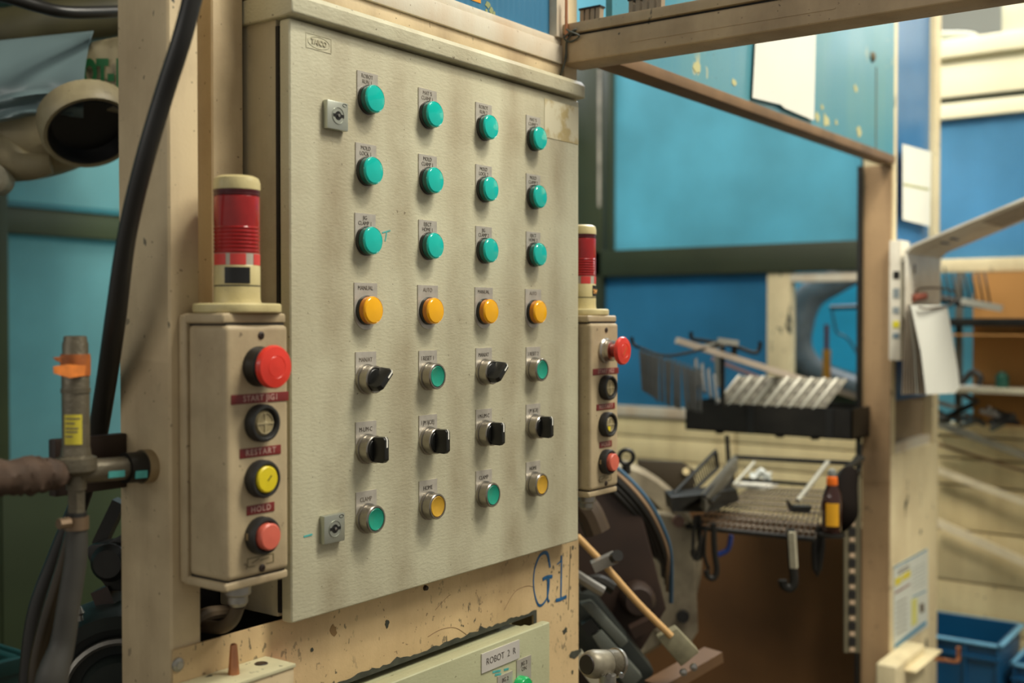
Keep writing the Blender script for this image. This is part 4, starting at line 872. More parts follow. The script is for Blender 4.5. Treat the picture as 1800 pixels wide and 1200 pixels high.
# documents hanging on a wire hook
dc = empty('document_bundle', on_y(1630, 695, -.12), 'bundle of white hanging documents on a wire hook at the post', 'documents')
for i in range(9):
    t = i / 8; y = -.085 - .008 * i
    pl_ = [on_y(1592 + 8 * t, 536, y), on_y(1652 + 12 * t, 540 - 4 * t, y), on_y(1664 + 19 * t, 600 + 50 * t, y - .01), on_y(1662 + 24 * t, 680, y - .012), on_y(1652 + 26 * t, 691, y - .012), on_y(1585 + 42 * t, 693, y - .012), on_y(1588 + 30 * t, 620, y - .006)]
    MB().prism(pl_, (0, -.0015, 0)).build('sheet', paper if i in (8, 5) else paper_edge, dc)
MB().tube([on_y(1612, 520, -.08), on_y(1614, 508, -.09), on_y(1650, 506, -.12), on_y(1676, 512, -.14), on_y(1680, 524, -.15), on_y(1664, 538, -.15), on_y(1630, 542, -.16), on_y(1616, 540, -.16)], .0028, n=8).build('hook_wire', plain('brown_wire', rgb(110, 92, 74), .4, .4), dc)
MB().cyl(on_y(1604, 524, -.08), on_y(1626, 520, -.10), .010, n=12).build('hook_base', plain('dull_red_clip', rgb(150, 84, 66), .5), dc)
# switch cover and rod hook at the foot of the post
sc = empty('floor_switch_box', on_y(1615, 1199, -.06), 'beige switch cover low on the guard post', 'box')
q0, q1 = on_y(1588, 1165, -.10), on_y(1640, 1200, -.10)
MB().box((q0.x, -.085, q1.z - .15), (q1.x - .02, -.0285, q0.z - .01)).build('cover', post_paint, sc, bevel=.012, seg=3)
MB().box((q0.x + .06, -.115, q0.z - .040), (q1.x + .03, -.06, q0.z - .034)).build('flap', post_paint, sc, bevel=.002)
rh = MB().tube([on_y(1640, 1156, -.06), on_y(1662, 1160, -.10), on_y(1680, 1163, -.12), on_y(1685, 1158, -.12), on_y(1685, 1137, -.12)], .006, n=8).build('rod_hook', copper); tag(rh, 'bent rusty rod sticking out in front of the blue crate', 'hook')

# ------------------------------------------------------------------ blue crates
def crate(x0, x1, y0, y1, zr, h_, lab):
    r_ = empty('plastic_crate', ((x0 + x1) / 2, (y0 + y1) / 2, zr - h_), lab, 'crate', 'blue crates at lower right'); t = .006
    MB().box((x0, y0, zr - h_), (x0 + t, y1, zr)).box((x1 - t, y0, zr - h_), (x1, y1, zr)).box((x0, y0, zr - h_), (x1, y0 + t, zr)).box((x0, y1 - t, zr - h_), (x1, y1, zr)).box((x0, y0, zr - h_), (x1, y1, zr - h_ + t)).build('shell', crate_m, r_)
    MB().box((x0 - .014, y0 - .014, zr - .008), (x0 + .004, y1 + .014, zr)).box((x1 - .004, y0 - .014, zr - .008), (x1 + .014, y1 + .014, zr)).box((x0 - .014, y0 - .014, zr - .008), (x1 + .014, y0 + .004, zr)).box((x0 - .014, y1 - .004, zr - .008), (x1 + .014, y1 + .014, zr)).build('rim', crate_rim, r_, bevel=.003)
    MB().box((x0 - .012, y0 - .01, zr - .05), (x0, y1 + .01, zr - .042)).build('ledge', crate_m, r_)
    for i in range(5): y = y0 + (y1 - y0) * i / 4; MB().box((x0 - .010, y - .004, zr - h_), (x0, y + .004, zr - .008)).build('rib', crate_m, r_)
crate(2.66, 2.95, -.175, .20, -.968, .482, 'open blue plastic crate with pale rim at the foot of the wall, bottom right')
crate(2.72, 2.95, -.70, -.21, -1.03, .42, 'second blue plastic crate at the very right bottom edge')

# diagonal rods leaning on the rear panels
def rod(a, b, w_, mat, lab, xa=2.95, xb=2.95):
    p, q = on_x(*a, xa), on_x(*b, xb)
    o = MB().bar(p, q, w_, .012, up=(1, 0, 0)).build('leaning_rod', mat); tag(o, lab, 'rod'); return o
rod((1640, 741), (1860, 822), .022, silver, 'uppermost pale diagonal rod in front of the cream panels at right')
rod((1640, 822), (1860, 905), .022, plain('cream_rod', rgb(246, 232, 196), .5), 'middle pale diagonal rod in front of the cream panels at right')
rod((1640, 914), (1860, 1015), .026, plain('cream_rod', rgb(246, 232, 196), .5), 'lowest pale diagonal rod in front of the cream panels at right')
rod((1640, 778), (1860, 846), .008, plain('brown_thin_rod', rgb(150, 120, 84), .6), 'thin brown diagonal rod between the pale ones at right')

# ------------------------------------------------------------------ bracket shelf behind the post (right)
sh_ = empty('parts_shelf', (XW - .12, -.3, -.36), 'shelf unit with dark bars and ochre backing under the blue window', 'shelf')
MB().box((XW - .03, -1.2, -.34), (XW - .022, -.02, .154)).build('backing_board', ochre_m, sh_)
MB().box((XW + .30, -.2, -.34), (XW + .31, .33, .16)).build('teal_sheet', teal_pane, sh_)
for z0, z1, mt_ in ((-.020, .005, blk_steel), (-.050, -.045, ochre_m), (-.228, -.212, cast_grey)): MB().box((XW - .22, -1.2, z0), (XW - .04, .10, z1)).build('shelf_bar', mt_, sh_, bevel=.002)
for yy in (.01, -.32): MB().box((XW - .06, yy, -.34), (XW - .035, yy + .018, .154)).build('upright', plain('grey_upright', rgb(100, 96, 84), .5), sh_)
for i in range(9):
    y = .09 - i * .020
    a = MB().tube([(XW - .10, y, .15), (XW - .11, y - .012, .10), (XW - .10, y - .02, .04)], .0035, n=6).build('hanging_hook', blk_steel); tag(a, 'small black hook under the cream rail, %s of the hanging row' % ['leftmost', 'second', 'third', 'fourth', 'middle', 'sixth', 'seventh', 'eighth', 'rightmost'][i], 'hook', 'hooks hanging behind the post')
bb = MB().tube([(XW - .16, .08, .075), (XW - .16, .0, .060), (XW - .16, -.09, .045)], .012, n=8).build('hook_rail', blk_steel); tag(bb, 'black bar carrying the row of hooks behind the post', 'bar')
bb = MB().bar((XW - .17, -.02, .06), (XW - .17, -.14, .035), .018, .02).build('metal_strip', silver); tag(bb, 'silver strip end lying against the ochre backing board', 'strip')
for i in range(16):
    y = .05 - random.random() * .26; z = -.335 + random.random() * .07; a = random.uniform(-1, 1)
    b_ = MB().bar((XW - .15 + random.random() * .08, y, z), (XW - .17, y + .07 * math.cos(a), z + .05 * math.sin(a)), .016, .014).build('scrap_part', [blk_steel, steel, bare, blade_m][i % 4], bevel=.002)
    tag(b_, 'small oily metal part in the heap on the lowest shelf', 'metal part', 'metal parts heaped on the right shelf')
b_ = MB().tube([(XW - .16, -.02, -.20), (XW - .16, -.05, -.165), (XW - .16, -.075, -.18), (XW - .16, -.07, -.205)], .010, n=10).build('coiled_hose', blacksoft); tag(b_, 'black hose loop on the middle shelf at right', 'hose')
b_ = MB().lathe([(.02, 0), (.02, .035), (.008, .05), (0, .05)], (XW - .14, -.135, -.212), (0, 0, 1), 16).build('green_can', plain('dark_green_can', rgb(26, 76, 62), .4)); tag(b_, 'small dark green can on the middle shelf at right', 'can')

# ------------------------------------------------------------------ things seen through the small window at 1390-1510
fx = 3.7
MB().box((fx + .5, -.8, -.6), (fx + .52, 2.4, .9)).build('window_6', pane('cyan_far_sheet', rgb(78, 182, 206), .4, mixt=.6))['kind'] = 'structure'
a = MB().tube([on_x(1540, 455, fx), on_x(1480, 490, fx), on_x(1425, 520, fx), on_x(1405, 570, fx), on_x(1410, 620, fx), on_x(1450, 660, fx), on_x(1530, 690, fx)], [.05, .05, .062, .062, .05, .045, .05], n=18).build('far_robot', plain('grey_far_robot', rgb(112, 116, 118), .5, var=.3)); tag(a, 'grey curved robot arm beyond the small cyan window', 'robot arm')
a = MB().tube([on_x(1395, 640, fx + .1), on_x(1440, 665, fx + .1), on_x(1520, 700, fx + .1)], [.05, .07, .09], n=14).build('far_machine_base', plain('dark_green_far', rgb(44, 56, 40), .5)); tag(a, 'dark green machine base beyond the small cyan window', 'machine')
er = empty('gas_spring', on_x(1453, 680, 3.4), 'ochre cylinder with dark red rod beyond the window rail', 'cylinder')
MB().cyl(on_x(1453, 690, 3.4), on_x(1453, 614, 3.4), .016, n=16).build('sleeve', plain('ochre_sleeve', rgb(206, 140, 30), .4), er)
MB().cyl(on_x(1453, 614, 3.4), on_x(1453, 570, 3.4), .009, n=12).build('rod', plain('dark_red_rod', rgb(110, 34, 34), .4), er)
a = MB().tube([on_x(1460, 541, 3.5), on_x(1540, 538, 3.5)], .009, n=8).build('black_tube', cable_blk); tag(a, 'short black tube crossing the small cyan window', 'tube')
a = MB().tube([on_x(1462, 545, 3.5), on_x(1468, 575, 3.5), on_x(1472, 585, 3.5), on_x(1490, 595, 3.5), on_x(1506, 620, 3.5)], .005, n=8).build('thin_cable', plain('teal_grey_cable', rgb(60, 96, 110), .5)); tag(a, 'thin cable dropping across the small cyan window', 'cable')

# ------------------------------------------------------------------ parts rack in the opening
rk = empty('parts_tray', (2.05, .3, -.30), 'black angle-iron tray fixed to the post carrying the plated brackets', 'tray')
X0 = 1.97
y_l, y_r = on_x(1205, 740, X0).y, .03
z1, z0 = on_x(1350, 712, X0).z, on_x(1350, 764, X0).z
MB().box((X0, y_r, z0), (X0 + .004, y_l, z1)).build('front_rail', blk_steel, rk)
MB().box((X0, y_r, z0), (X0 + .18, y_l, z0 + .004)).build('tray_floor', blk_steel, rk)
MB().box((X0 + .176, y_r, z0), (X0 + .18, y_l, z1)).build('back_rail', blk_steel, rk)
for yy in (y_r, y_l - .004): MB().box((X0, yy, z0), (X0 + .18, yy + .004, z1)).build('end_rail', blk_steel, rk)
for px in (1262, 1368, 1430): 
    y = on_x(px, 760, X0).y; MB().lathe([(.014, 0), (.010, .006), (0, .006)], (X0 + .01, y, z0), (0, 0, -1), 10).build('rivet', blk_steel, rk)
for yy in (.30, .08): MB().box((X0 - .003, yy, z0), (X0, yy + .02, z1)).build('strap', black, rk)
# silver stepped brackets in the tray
ORD_B = ['leftmost', 'second', 'third', 'fourth', 'middle', 'sixth', 'seventh', 'eighth', 'rightmost']
Lv = Vector((.050, -.046, .080)); Wv = Vector((.001, -.0330, -.0008)); Nv = Lv.cross(Wv).normalized() * .0025
if Nv.x > 0: Nv = -Nv
def slab(a, b, l0, l1, n0=0, n1=1, m=None):
    m = m or MB(); P0 = lambda w_, l_: Wv * w_ + Lv * l_ + Nv * n0
    return m.prism([P0(a, l0), P0(b, l0), P0(b, l1), P0(a, l1)], Nv * (n1 - n0))
face_m = plain('grey_zinc_face', rgb(112, 108, 94), .5, .3, var=.2, scale=30)
pb = None; NB = 9
for i in range(NB):
    t = i / (NB - 1)
    q = on_x(1258 + 170 * t, 724, X0 + .004)
    wl = Vector((q.x, q.y, z1 - .006))
    nm_ = ORD_B[i]
    if pb is None:
        pb = slab(0, .96, 0, 1).build('plated_bracket', face_m, loc=wl, bevel=.0006); o = pb
        kids = [slab(0, .19, 0, 1, 1, 2.4).build('raised_edge', silver, pb, loc=wl, bevel=.0006)]
        for k_ in range(3):
            c_ = Wv * .62 + Lv * (.22 + .28 * k_) + Nv * 1.0
            kids.append(MB().lathe([(.0062, 0), (.0062, .001), (.004, .0012), (0, .0012)], c_, Nv, 14).build('hole', [black, silver][k_ % 2] if False else plain('hole_grey', rgb(84, 80, 70), .4, .4), pb, loc=wl))
    else:
        o = inst(pb, 'plated_bracket', None, wl)
        for h_ in kids:
            c2 = bpy.data.objects.new(h_.name.split('.')[0], h_.data); COL.objects.link(c2); c2.parent = o
    tag(o, 'silver plated bracket leaning in the black tray, %s of the row%s' % (nm_, '' if i in (0, 4, 8) else ' from the left'), 'bracket', 'plated brackets leaning in the tray')
# display stand: rod with hooks above the tray
hs = empty('hook_stand', (2.0, .35, -.3), 'black hook stand rising behind the silver brackets', 'stand')
D3 = 3.05
MB().bar(at(1270, 720, D3), at(1270, 605, D3), .010, .010).build('upright', blk_steel, hs)
MB().bar(at(1262, 680, D3 + .02), at(1262, 615, D3 + .02), .014, .01).build('upright', silver, hs)
MB().tube([at(1215, 583, D3), at(1217, 595, D3), at(1240, 599, D3), at(1290, 608, D3), at(1325, 620, D3), at(1335, 612, D3), at(1336, 600, D3)], .0055, n=8).build('hook_rod', blk_steel, hs)
MB().tube([at(1110, 592, D3 - .2), at(1113, 604, D3 - .2), at(1125, 611, D3 - .2), at(1180, 625, D3 - .1), at(1270, 604, D3)], [.005, .005, .004, .004, .004], n=8).build('hook_rod', blk_steel, hs)
MB().bar(at(1262, 598, D3 - .02), at(1297, 603, D3 - .02), .02, .015).build('clamp_block', silver, hs)
MB().bar(at(1292, 604, D3), at(1290, 630, D3), .012, .012).build('clamp_leg', blk_steel, hs)
a = MB().bar(at(1190, 598, D3 - .05), at(1510, 698, D3 + .12), .020, .016).build('long_strip', plain('pale_metal_strip', rgb(206, 190, 170), .4, .2)); tag(a, 'long pale metal strip slanting down above the brackets', 'strip')
a = MB().bar(at(1235, 612, D3), at(1275, 602, D3), .012, .018).build('short_strip', silver); tag(a, 'short bright strip crossing the long pale one', 'strip')
a = MB().bar(at(1252, 630, D3 + .1), at(1400, 690, D3 + .2), .010, .012).build('thin_strip', plain('dull_pink_strip', rgb(130, 110, 116), .5)); tag(a, 'thin dull strip below the long pale strip', 'strip')
# hanging dark pieces
blade = None
NBl = 15
ORD = ['leftmost', 'second', 'third', 'fourth', 'fifth', 'sixth', 'seventh', 'eighth', 'ninth', 'tenth', 'eleventh', 'twelfth', 'thirteenth', 'fourteenth', 'rightmost']
def mkb():
    m = MB(); m.prism([(0, 0, 0), (0, .011, 0), (0, .012, -.05), (0, .010, -.06), (0, .012, -.112), (0, 0, -.118), (0, .001, -.055)], (.003, 0, 0))
    m.prism([(0, -.001, -.006), (0, .0025, -.006), (0, .0025, -.112), (0, -.001, -.112)], (-.007, 0, 0)); return m
for i in range(NBl):
    t = i / (NBl - 1)
    top = at(1128 + 104 * t, 612 + 38 * t, 2.84 + .10 * t)
    r_ = (math.radians(9 + random.uniform(-2, 2)), math.radians(-5 + random.uniform(-3, 3)), math.radians(-40 + random.uniform(-14, 14)))
    if blade is None: blade = mkb().build('hanging_fin', blade_m, loc=top, bevel=.0004, rot=r_); o = blade
    else: o = inst(blade, 'hanging_fin', None, top, rot=r_)
    o.scale = (1, 1.15, .98 + .10 * math.sin(t * 3))
    tag(o, 'dark plated metal fin on the black hook rod, %s of the row%s' % (ORD[i], '' if i in (0, 14) else ' from the left'), 'metal fin', 'dark fins hanging on the hook rod')
for i in range(4):
    top = at(1224 + 11 * i, 628 + 9 * i, 3.0)
    o = inst(blade, 'askew_fin', None, top, rot=(math.radians(-25), math.radians(8), math.radians(-35))); o.scale = (1, 1.1, .75)
    tag(o, 'dark metal fin leaning askew right of the hanging row, %s of four' % ['leftmost', 'second', 'third', 'rightmost'][i], 'metal fin', 'askew fins at the end of the hook rod')

# wire rack below the tray
wr = empty('wire_rack', (1.9, .3, -.55), 'black wire rack with mesh shelf and hooks below the tray', 'rack')
DA = 2.75
def wire(pts_, r_=.004, nm='wire', mt_=blk_steel, n=6, sub=3): return MB().tube(pts_, r_, n=n, sub=sub).build(nm, mt_, wr)
# tray outline
f_l, f_r = at(1206, 925, 2.55), at(1432, 948, 2.45)
b_l, b_r = at(1318, 858, 3.0), at(1448, 862, 2.9)
wire([f_l, f_r], .006, 'front_bar'); wire([at(1290, 803, 2.95), at(1515, 815, 2.8)], .006, 'top_bar'); wire([at(1300, 842, 2.95), at(1430, 852, 2.9)], .005, 'back_bar')
wire([at(1278, 765, 2.95), at(1280, 800, 2.95), at(1284, 870, 2.95)], .006, 'upright'); wire([at(1512, 780, 2.75), at(1510, 830, 2.75)], .006, 'upright')
wire([at(1455, 812, 2.7), at(1402, 880, 2.55)], .006, 'brace', silver); wire([at(1326, 812, 2.9), at(1290, 852, 2.85)], .0045, 'brace', silver)
wire([at(1515, 805, 2.7), at(1478, 832, 2.6), at(1476, 850, 2.6)], .008, 'brace')
for i in range(22):
    t = i / 21; wire([f_l.lerp(f_r, t) + Vector((0, 0, .002)), b_l.lerp(b_r, t)], .0022, 'mesh_wire', plain('oily_mesh_wire', rgb(96, 86, 74), .45, .5), 4, 1)
for i in range(9):
    t = i / 8; wire([f_l.lerp(b_l, t), f_r.lerp(b_r, t)], .0025, 'mesh_wire', plain('oily_mesh_wire', rgb(96, 86, 74), .45, .5), 4, 1)
# slanted basket at the left of it
def basket(p0, p1, q1, q0, nn_, nm='basket_wire'):
    for a, b in ((p0, p1), (p1, q1), (q1, q0), (q0, p0)): wire([a, b], .0045, 'basket_frame')
    for i in range(nn_): t = i / (nn_ - 1); wire([p0.lerp(p1, t), q0.lerp(q1, t)], .0018, nm, blk_steel, 4, 1)
basket(at(1184, 868, 2.5), at(1258, 792, 2.8), at(1262, 822, 2.8), at(1196, 884, 2.5), 20)
cg = MB().prism([at(1232, 868, 2.45), at(1290, 799, 2.75), at(1298, 806, 2.75), at(1240, 880, 2.45)], Vector((.02, .01, -.03))).build('chute', plain('grey_steel_chute', rgb(120, 118, 108), .35, .6), wr)
basket(at(1236, 872, 2.45), at(1287, 812, 2.75), at(1288, 845, 2.75), at(1250, 882, 2.5), 14)
wb = MB().prism([at(1178, 872, 2.45), at(1240, 868, 2.5), at(1295, 858, 2.7), at(1300, 880, 2.7), at(1250, 900, 2.5), at(1182, 900, 2.45)], FW * .10).build('support_block', blk_steel, wr, bevel=.003)
basket(at(1470, 850, 2.55), at(1508, 800, 2.75), at(1510, 826, 2.75), at(1482, 856, 2.55), 8)
def hook(px, py0, py1, d, hook_r=10, mt_=blk_steel, r_=.007):
    wire([at(px, py0, d), at(px + 2, (py0 + py1) / 2, d), at(px + 6, py1 - 14, d), at(px, py1, d), at(px - hook_r, py1 - 4, d), at(px - hook_r - 2, py1 - 14, d)], r_, 'hook', mt_, 8, 4)
hook(1254, 920, 1016, 2.5); hook(1390, 930, 1033, 2.45, 12, blk_steel, .010); hook(1228, 905, 980, 2.55, 8)
wire([at(1240, 930, 2.52), at(1238, 975, 2.52), at(1246, 1000, 2.52)], .004, 'wire'); wire([at(1222, 905, 2.5), at(1218, 960, 2.5), at(1224, 985, 2.5), at(1232, 940, 2.5)], .004)
wire([at(1442, 925, 2.5), at(1432, 960, 2.5), at(1436, 1008, 2.5), at(1444, 960, 2.5), at(1444, 930, 2.5)], .008, 'hook')
wire([at(1285, 940, 2.6), at(1280, 965, 2.6), at(1262, 975, 2.6)], .006, 'blue_tie', plain('blue_cable_tie', rgb(24, 52, 120), .4))
MB().prism([at(1386, 880, 2.43), at(1396, 890, 2.43), at(1428, 890, 2.45), at(1424, 900, 2.45), at(1392, 900, 2.43)], FW * .03).build('clip', black, wr)
MB().bar(at(1392, 935, 2.42), at(1396, 998, 2.42), .014, .01).build('hook_plate', cast_grey, wr)
fl = MB().grid(lambda u, v: at(1318 + 38 * u, 826 + 18 * v + 5 * math.sin(u * 9), 3.0 + .01 * math.sin(v * 8 + u * 4)), 8, 6, thick=FW * .002).build('plastic_scrap', plain('clear_white_film', rgb(226, 230, 226), .3)); tag(fl, 'crumpled white plastic scrap on the back wire of the rack', 'plastic')
fl = MB().box(at(1292, 850, 2.98), at(1360, 856, 2.98) + Vector((.03, 0, 0))).build('white_bar', white); tag(fl, 'white bar lying behind the mesh shelf', 'bar')
# bottle
bd = 2.48
bt = empty('spray_bottle', at(1462, 936, bd), 'dark amber bottle with orange collar and yellow label on the wire rack', 'bottle')
q = at(1462, 936, bd); k_ = bd / F
MB().lathe([(0, 0), (15 * k_, 0), (17 * k_, 4 * k_), (18 * k_, 50 * k_), (16 * k_, 68 * k_), (10 * k_, 82 * k_), (9 * k_, 86 * k_)], q, (0, 0, 1), 28).build('body', amber_glass, bt)
MB().lathe([(9.5 * k_, 84 * k_), (10 * k_, 86 * k_), (9 * k_, 98 * k_), (6 * k_, 100 * k_)], q, (0, 0, 1), 20).build('collar', orange_pl, bt)
MB().lathe([(7 * k_, 99 * k_), (8 * k_, 104 * k_), (6 * k_, 111 * k_), (0, 113 * k_)], q, (0, 0, 1), 16).build('cap', plain('grey_cap', rgb(120, 122, 116), .4), bt)
m = MB(); vs = []; R_ = 18.6 * k_
for i in range(9):
    t = math.radians(168 + 72 * i / 8)
    for rr, zz in ((R_ - .001, 14 * k_), (R_, 14 * k_), (R_, 54 * k_), (R_ - .001, 54 * k_)): vs.append((q.x + rr * math.cos(t), q.y + rr * math.sin(t), q.z + zz))
m.add(vs, [(i * 4 + j, (i + 1) * 4 + j, (i + 1) * 4 + (j + 1) % 4, i * 4 + (j + 1) % 4) for i in range(8) for j in range(4)] + [(0, 1, 2, 3), (35, 34, 33, 32)]).build('label', plain('amber_yellow_label', rgb(220, 160, 24), .5), bt)
bs = MB().lathe([(.03, 0), (.03, .006), (0, .006)], q + Vector((0, 0, -.007)), (0, 0, 1), 16).build('bottle_holder', blk_steel, wr)
b_ = MB().tube([at(1494, 832, 2.6), at(1486, 860, 2.55), at(1484, 900, 2.5), at(1470, 926, 2.5)], [.02, .026, .03, .02], n=12).build('black_cloth', plain('black_brown_cloth', rgb(18, 12, 8), .9, spec=.1)); tag(b_, 'black bundle stuffed behind the amber bottle', 'cloth')
# perforated strip
ps_ = empty('perforated_strip', at(1497, 1140, 2.5), 'upright perforated steel strip left of the post', 'strip')
p, q = at(1497, 835, 2.62), at(1497, 1146, 2.62)
MB().bar(p, q, .030, .006, up=FW).build('strip', plain('dull_grey_strip', rgb(124, 116, 92), .45, .3), ps_)
for i in range(11):
    a = p.lerp(q, (i + .6) / 11.3) - FW * .0045
    MB().bar(a + Vector((0, 0, .009)), a - Vector((0, 0, .009)), .016, .002, up=FW).build('slot', dark_in, ps_)
    MB().bar(a + Vector((0, 0, -.014)), a + Vector((0, 0, -.022)), .011, .003, up=FW).build('rivet', hanger_m, ps_)
for s_ in (-1, 1): MB().bar(p + RT * .016 * s_, q + RT * .016 * s_, .004, .010, up=FW).build('flange', plain('dull_grey_strip', rgb(124, 116, 92), .45, .3), ps_)
# brown sheet below
bs = MB().box((2.30, .056, -1.45), (2.32, 1.30, on_x(1300, 905, 2.30).z)).build('brown_guard_sheet', brown_sheet, bevel=.004); tag(bs, 'brown rust-coloured sheet filling the opening below the wire rack', 'sheet')

# ------------------------------------------------------------------ turntable machine at centre bottom
dim_cast = paint('oily_grey_casting', rgb(150, 140, 116), rgb(60, 46, 32), 0.75, 0.5, rough=0.5, big=6)
tm = empty('index_table', at(1120, 1180, 2.35), 'large round index table casting with cables right of the cabinet', 'machine')
ax = Vector((-.80, -.60, .05)).normalized()
ct_ = at(1055, 990, 2.62)
MB().lathe([(.236, -.16), (.240, -.14), (.240, -.02), (.228, .0), (.19, .0), (.185, -.02), (0, -.02)], ct_, ax, 64).build('drum', dim_cast, tm)
q = at(1060, 1040, 2.25)
MB().prism([at(1000, 850, 2.2), at(1080, 835, 2.2), at(1125, 890, 2.2), at(1172, 1070, 2.2), at(1130, 1140, 2.2), at(1040, 1240, 2.2), at(960, 1240, 2.2)], FW * .05).build('face_plate', brown_dk, tm, bevel=.006, label='oily dark brown face plate')
MB().lathe([(.035, 0), (.035, .03), (.025, .045), (0, .045)], at(1118, 1050, 2.2), ax, 20).build('hub', brown_dk, tm)
MB().prism([at(1120, 808, 2.85), at(1200, 812, 2.85), at(1222, 826, 2.85), at(1222, 870, 2.85), at(1130, 870, 2.85)], FW * .02).build('gusset', plain('dark_brown_gusset', rgb(64, 54, 38), .5), tm, bevel=.004)
MB().lathe([(.009, 0), (.009, .002), (0, .002)], at(1206, 828, 2.845), -FW, 14).build('bolt_hole', sandwich, tm)
MB().tube([at(1101, 803, 2.3) + (RT * math.cos(t) + UP * math.sin(t)) * .0145 for t in [2 * PI * i / 14 for i in range(14)]], .0045, n=8, sub=2, closed=True).build('eye_bolt', blk_steel, tm)
MB().cyl(at(1101, 818, 2.3), at(1101, 832, 2.3), .009, n=10).build('eye_bolt_shank', blk_steel, tm)
for i, (off, mt_, rr) in enumerate(((0, blk_steel, .010), (9, plain('tan_hose', rgb(150, 124, 96), .4), .007), (-8, cable_blk, .009), (16, plain('blue_grey_hose', rgb(60, 90, 112), .4), .005), (-16, cable_blk, .008), (5, cable_blk, .007))):
    MB().tube([at(1030 + off, 815 - off, 2.2), at(1075 + off, 838 - off * .6, 2.2), at(1118 + off, 880 - off * .4, 2.2), at(1148 + off, 925, 2.22), at(1166 + off * .8, 975, 2.25), at(1170 + off * .6, 1010 + 3 * off, 2.3)], rr, n=8).build('cable', mt_, tm)
MB().prism([at(1150, 900, 2.58), at(1182, 905, 2.58), at(1222, 930, 2.58), at(1228, 1110, 2.58), at(1196, 1160, 2.58), at(1150, 1110, 2.58)], FW * .06).build('side_casting', dim_cast, tm, bevel=.008, seg=3)
MB().lathe([(.016, 0), (.014, .008), (0, .008)], at(1200, 1083, 2.57), -FW, 14).build('plug', black, tm); MB().lathe([(.014, 0), (.013, .015), (0, .015)], at(1192, 915, 2.57), -FW, 14).build('plug', plain('dull_red_plug', rgb(120, 90, 76), .5), tm)
MB().tube([at(1010, 870, 2.1), at(1035, 900, 2.1), at(1050, 935, 2.1)], .025, n=10).build('hose_end', plain('brown_hose_end', rgb(70, 56, 40), .5), tm)
# clamp rod
cr2 = empty('clamp_rod', at(1130, 1080, 2.0), 'long tan wooden rod with metal clamp and end block', 'rod')
MB().tube([at(1014, 942, 2.0), at(1060, 990, 2.0), at(1120, 1058, 2.0), at(1180, 1118, 2.0)], .0062, n=10).build('rod', plain('tan_rod', rgb(196, 156, 100), .5), cr2)
MB().bar(at(1042, 996, 1.98), at(1082, 978, 1.98), .025, .018).build('clamp', steel, cr2); MB().cyl(at(1080, 980, 1.97), at(1086, 976, 1.95), .010, n=12).build('clamp_nut', blk_steel, cr2)
MB().prism([at(1156, 1122, 2.0), at(1190, 1104, 2.0), at(1230, 1146, 2.0), at(1198, 1172, 2.0)], FW * .03).build('end_block', plain('yellow_grey_block', rgb(150, 144, 116), .4, .3, var=.35, scale=30), cr2, bevel=.003)
for a in ((1219, 1172), (1201, 1181)): MB().lathe([(.007, 0), (.006, .006), (0, .007)], at(*a, 1.99), -FW, 12).build('bolt', chrome, cr2)
ab = MB().bar(at(1150, 1210, 2.05), at(1255, 1150, 2.15), .045, .02).build('support_arm', plain('tan_brown_arm', rgb(96, 70, 44), .5)); tag(ab, 'tan support arm under the clamp rod end block', 'arm')
jg = empty('tilted_fixture', at(1060, 1190, 2.05), 'grey tilted clamping fixture below the clamp rod', 'fixture')
g1, g2 = plain('grey_fixture_steel', rgb(104, 108, 100), .4, .4, var=.3, scale=12), plain('dark_fixture_steel', rgb(52, 56, 52), .4, .4, var=.3, scale=12)
MB().prism([at(1010, 1040, 2.1), at(1045, 1045, 2.1), at(1150, 1180, 2.1), at(1130, 1230, 2.1), at(1010, 1150, 2.1)], FW * .06).build('base_plate', g2, jg, bevel=.004)
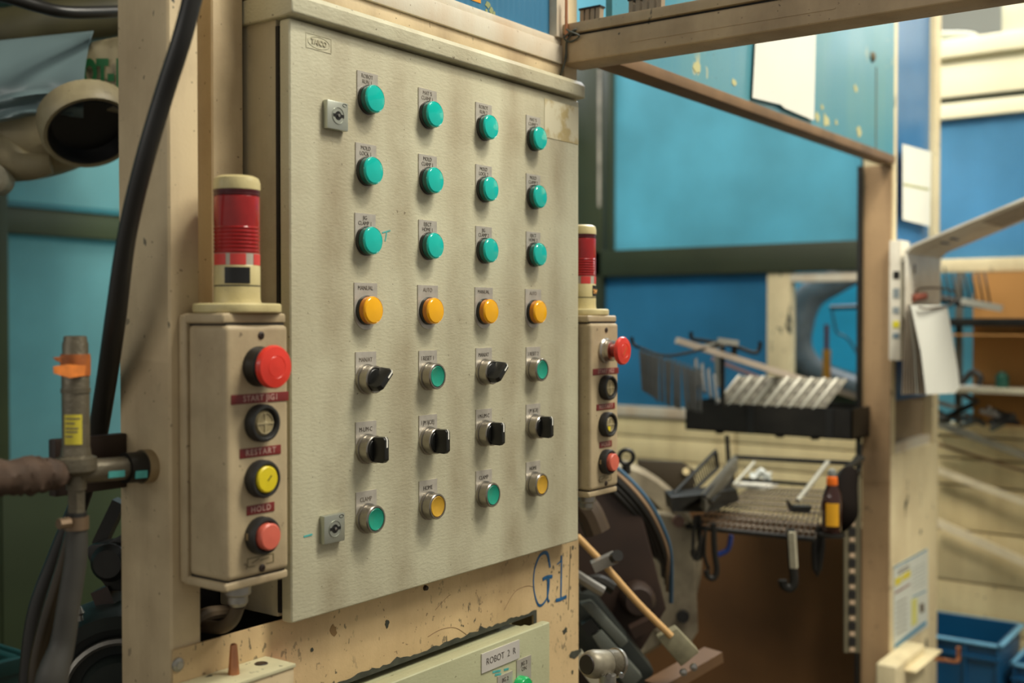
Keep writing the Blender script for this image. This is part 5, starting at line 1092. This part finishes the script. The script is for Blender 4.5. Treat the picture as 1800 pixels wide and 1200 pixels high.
MB().prism([at(1020, 1062, 2.06), at(1040, 1058, 2.06), at(1105, 1128, 2.06), at(1092, 1140, 2.06)], FW * .03).build('rail', g1, jg, bevel=.003)
MB().prism([at(1040, 1118, 2.05), at(1058, 1108, 2.05), at(1130, 1190, 2.05), at(1105, 1215, 2.05)], FW * .03).build('rail', g1, jg, bevel=.003)
MB().prism([at(1022, 1098, 2.05), at(1040, 1088, 2.05), at(1054, 1106, 2.05), at(1034, 1118, 2.05)], FW * .03).build('pad', black, jg)
MB().bar(at(1014, 1150, 2.04), at(1060, 1210, 2.04), .03, .02).build('rail', cast_grey, jg)
MB().bar(at(1110, 1110, 2.12), at(1150, 1090, 2.12), .03, .02).build('lever', brown_dk, jg); MB().tube([at(1012, 1010, 2.02), at(1040, 1028, 2.02), at(1060, 1040, 2.02)], .010, n=8).build('lever', steel, jg)
MB().tube([at(1018, 1030, 2.05), at(1050, 1020, 2.05), at(1078, 1034, 2.05)], .012, n=8).build('lever', blk_steel, jg)
# cylinder end in front (nearer)
ce = empty('hose_coupling', at(1070, 1195, 1.72), 'cylindrical metal coupling with clamp ring at the bottom beside the fascia', 'coupling')
a, b = at(1040, 1167, 1.70), at(1108, 1163, 1.76)
axc = (b - a).normalized()
MB().lathe([(.012, -.012), (.018, -.008), (.0205, -.002), (.0215, .006), (.0205, .030), (.0195, .034)], a, axc, 28).build('sleeve', plain('grey_brown_coupling', rgb(150, 142, 122), .42, .4, var=.35, scale=40), ce)
MB().lathe([(.0150, -.0105), (.014, -.0125), (0, -.0125)][::-1], a, axc, 24).build('end_face', brown_dk, ce)
MB().lathe([(.0205, .032), (.0205, .052)], a, axc, 28).build('clamp_band', pipe_m, ce)
MB().lathe([(.019, .052), (.0225, .053), (.0225, .058), (.019, .059)], a, axc, 28).build('clamp_ring', chrome, ce)
MB().cyl(at(1068, 1185, 1.70), at(1068, 1240, 1.70), .013, n=14).build('stem', steel, ce)
for t_ in ((1070, 1187), (1092, 1186)): MB().lathe([(.0045, 0), (.004, .005), (0, .005)], at(*t_, 1.69), -FW, 10).build('screw', chrome, ce)
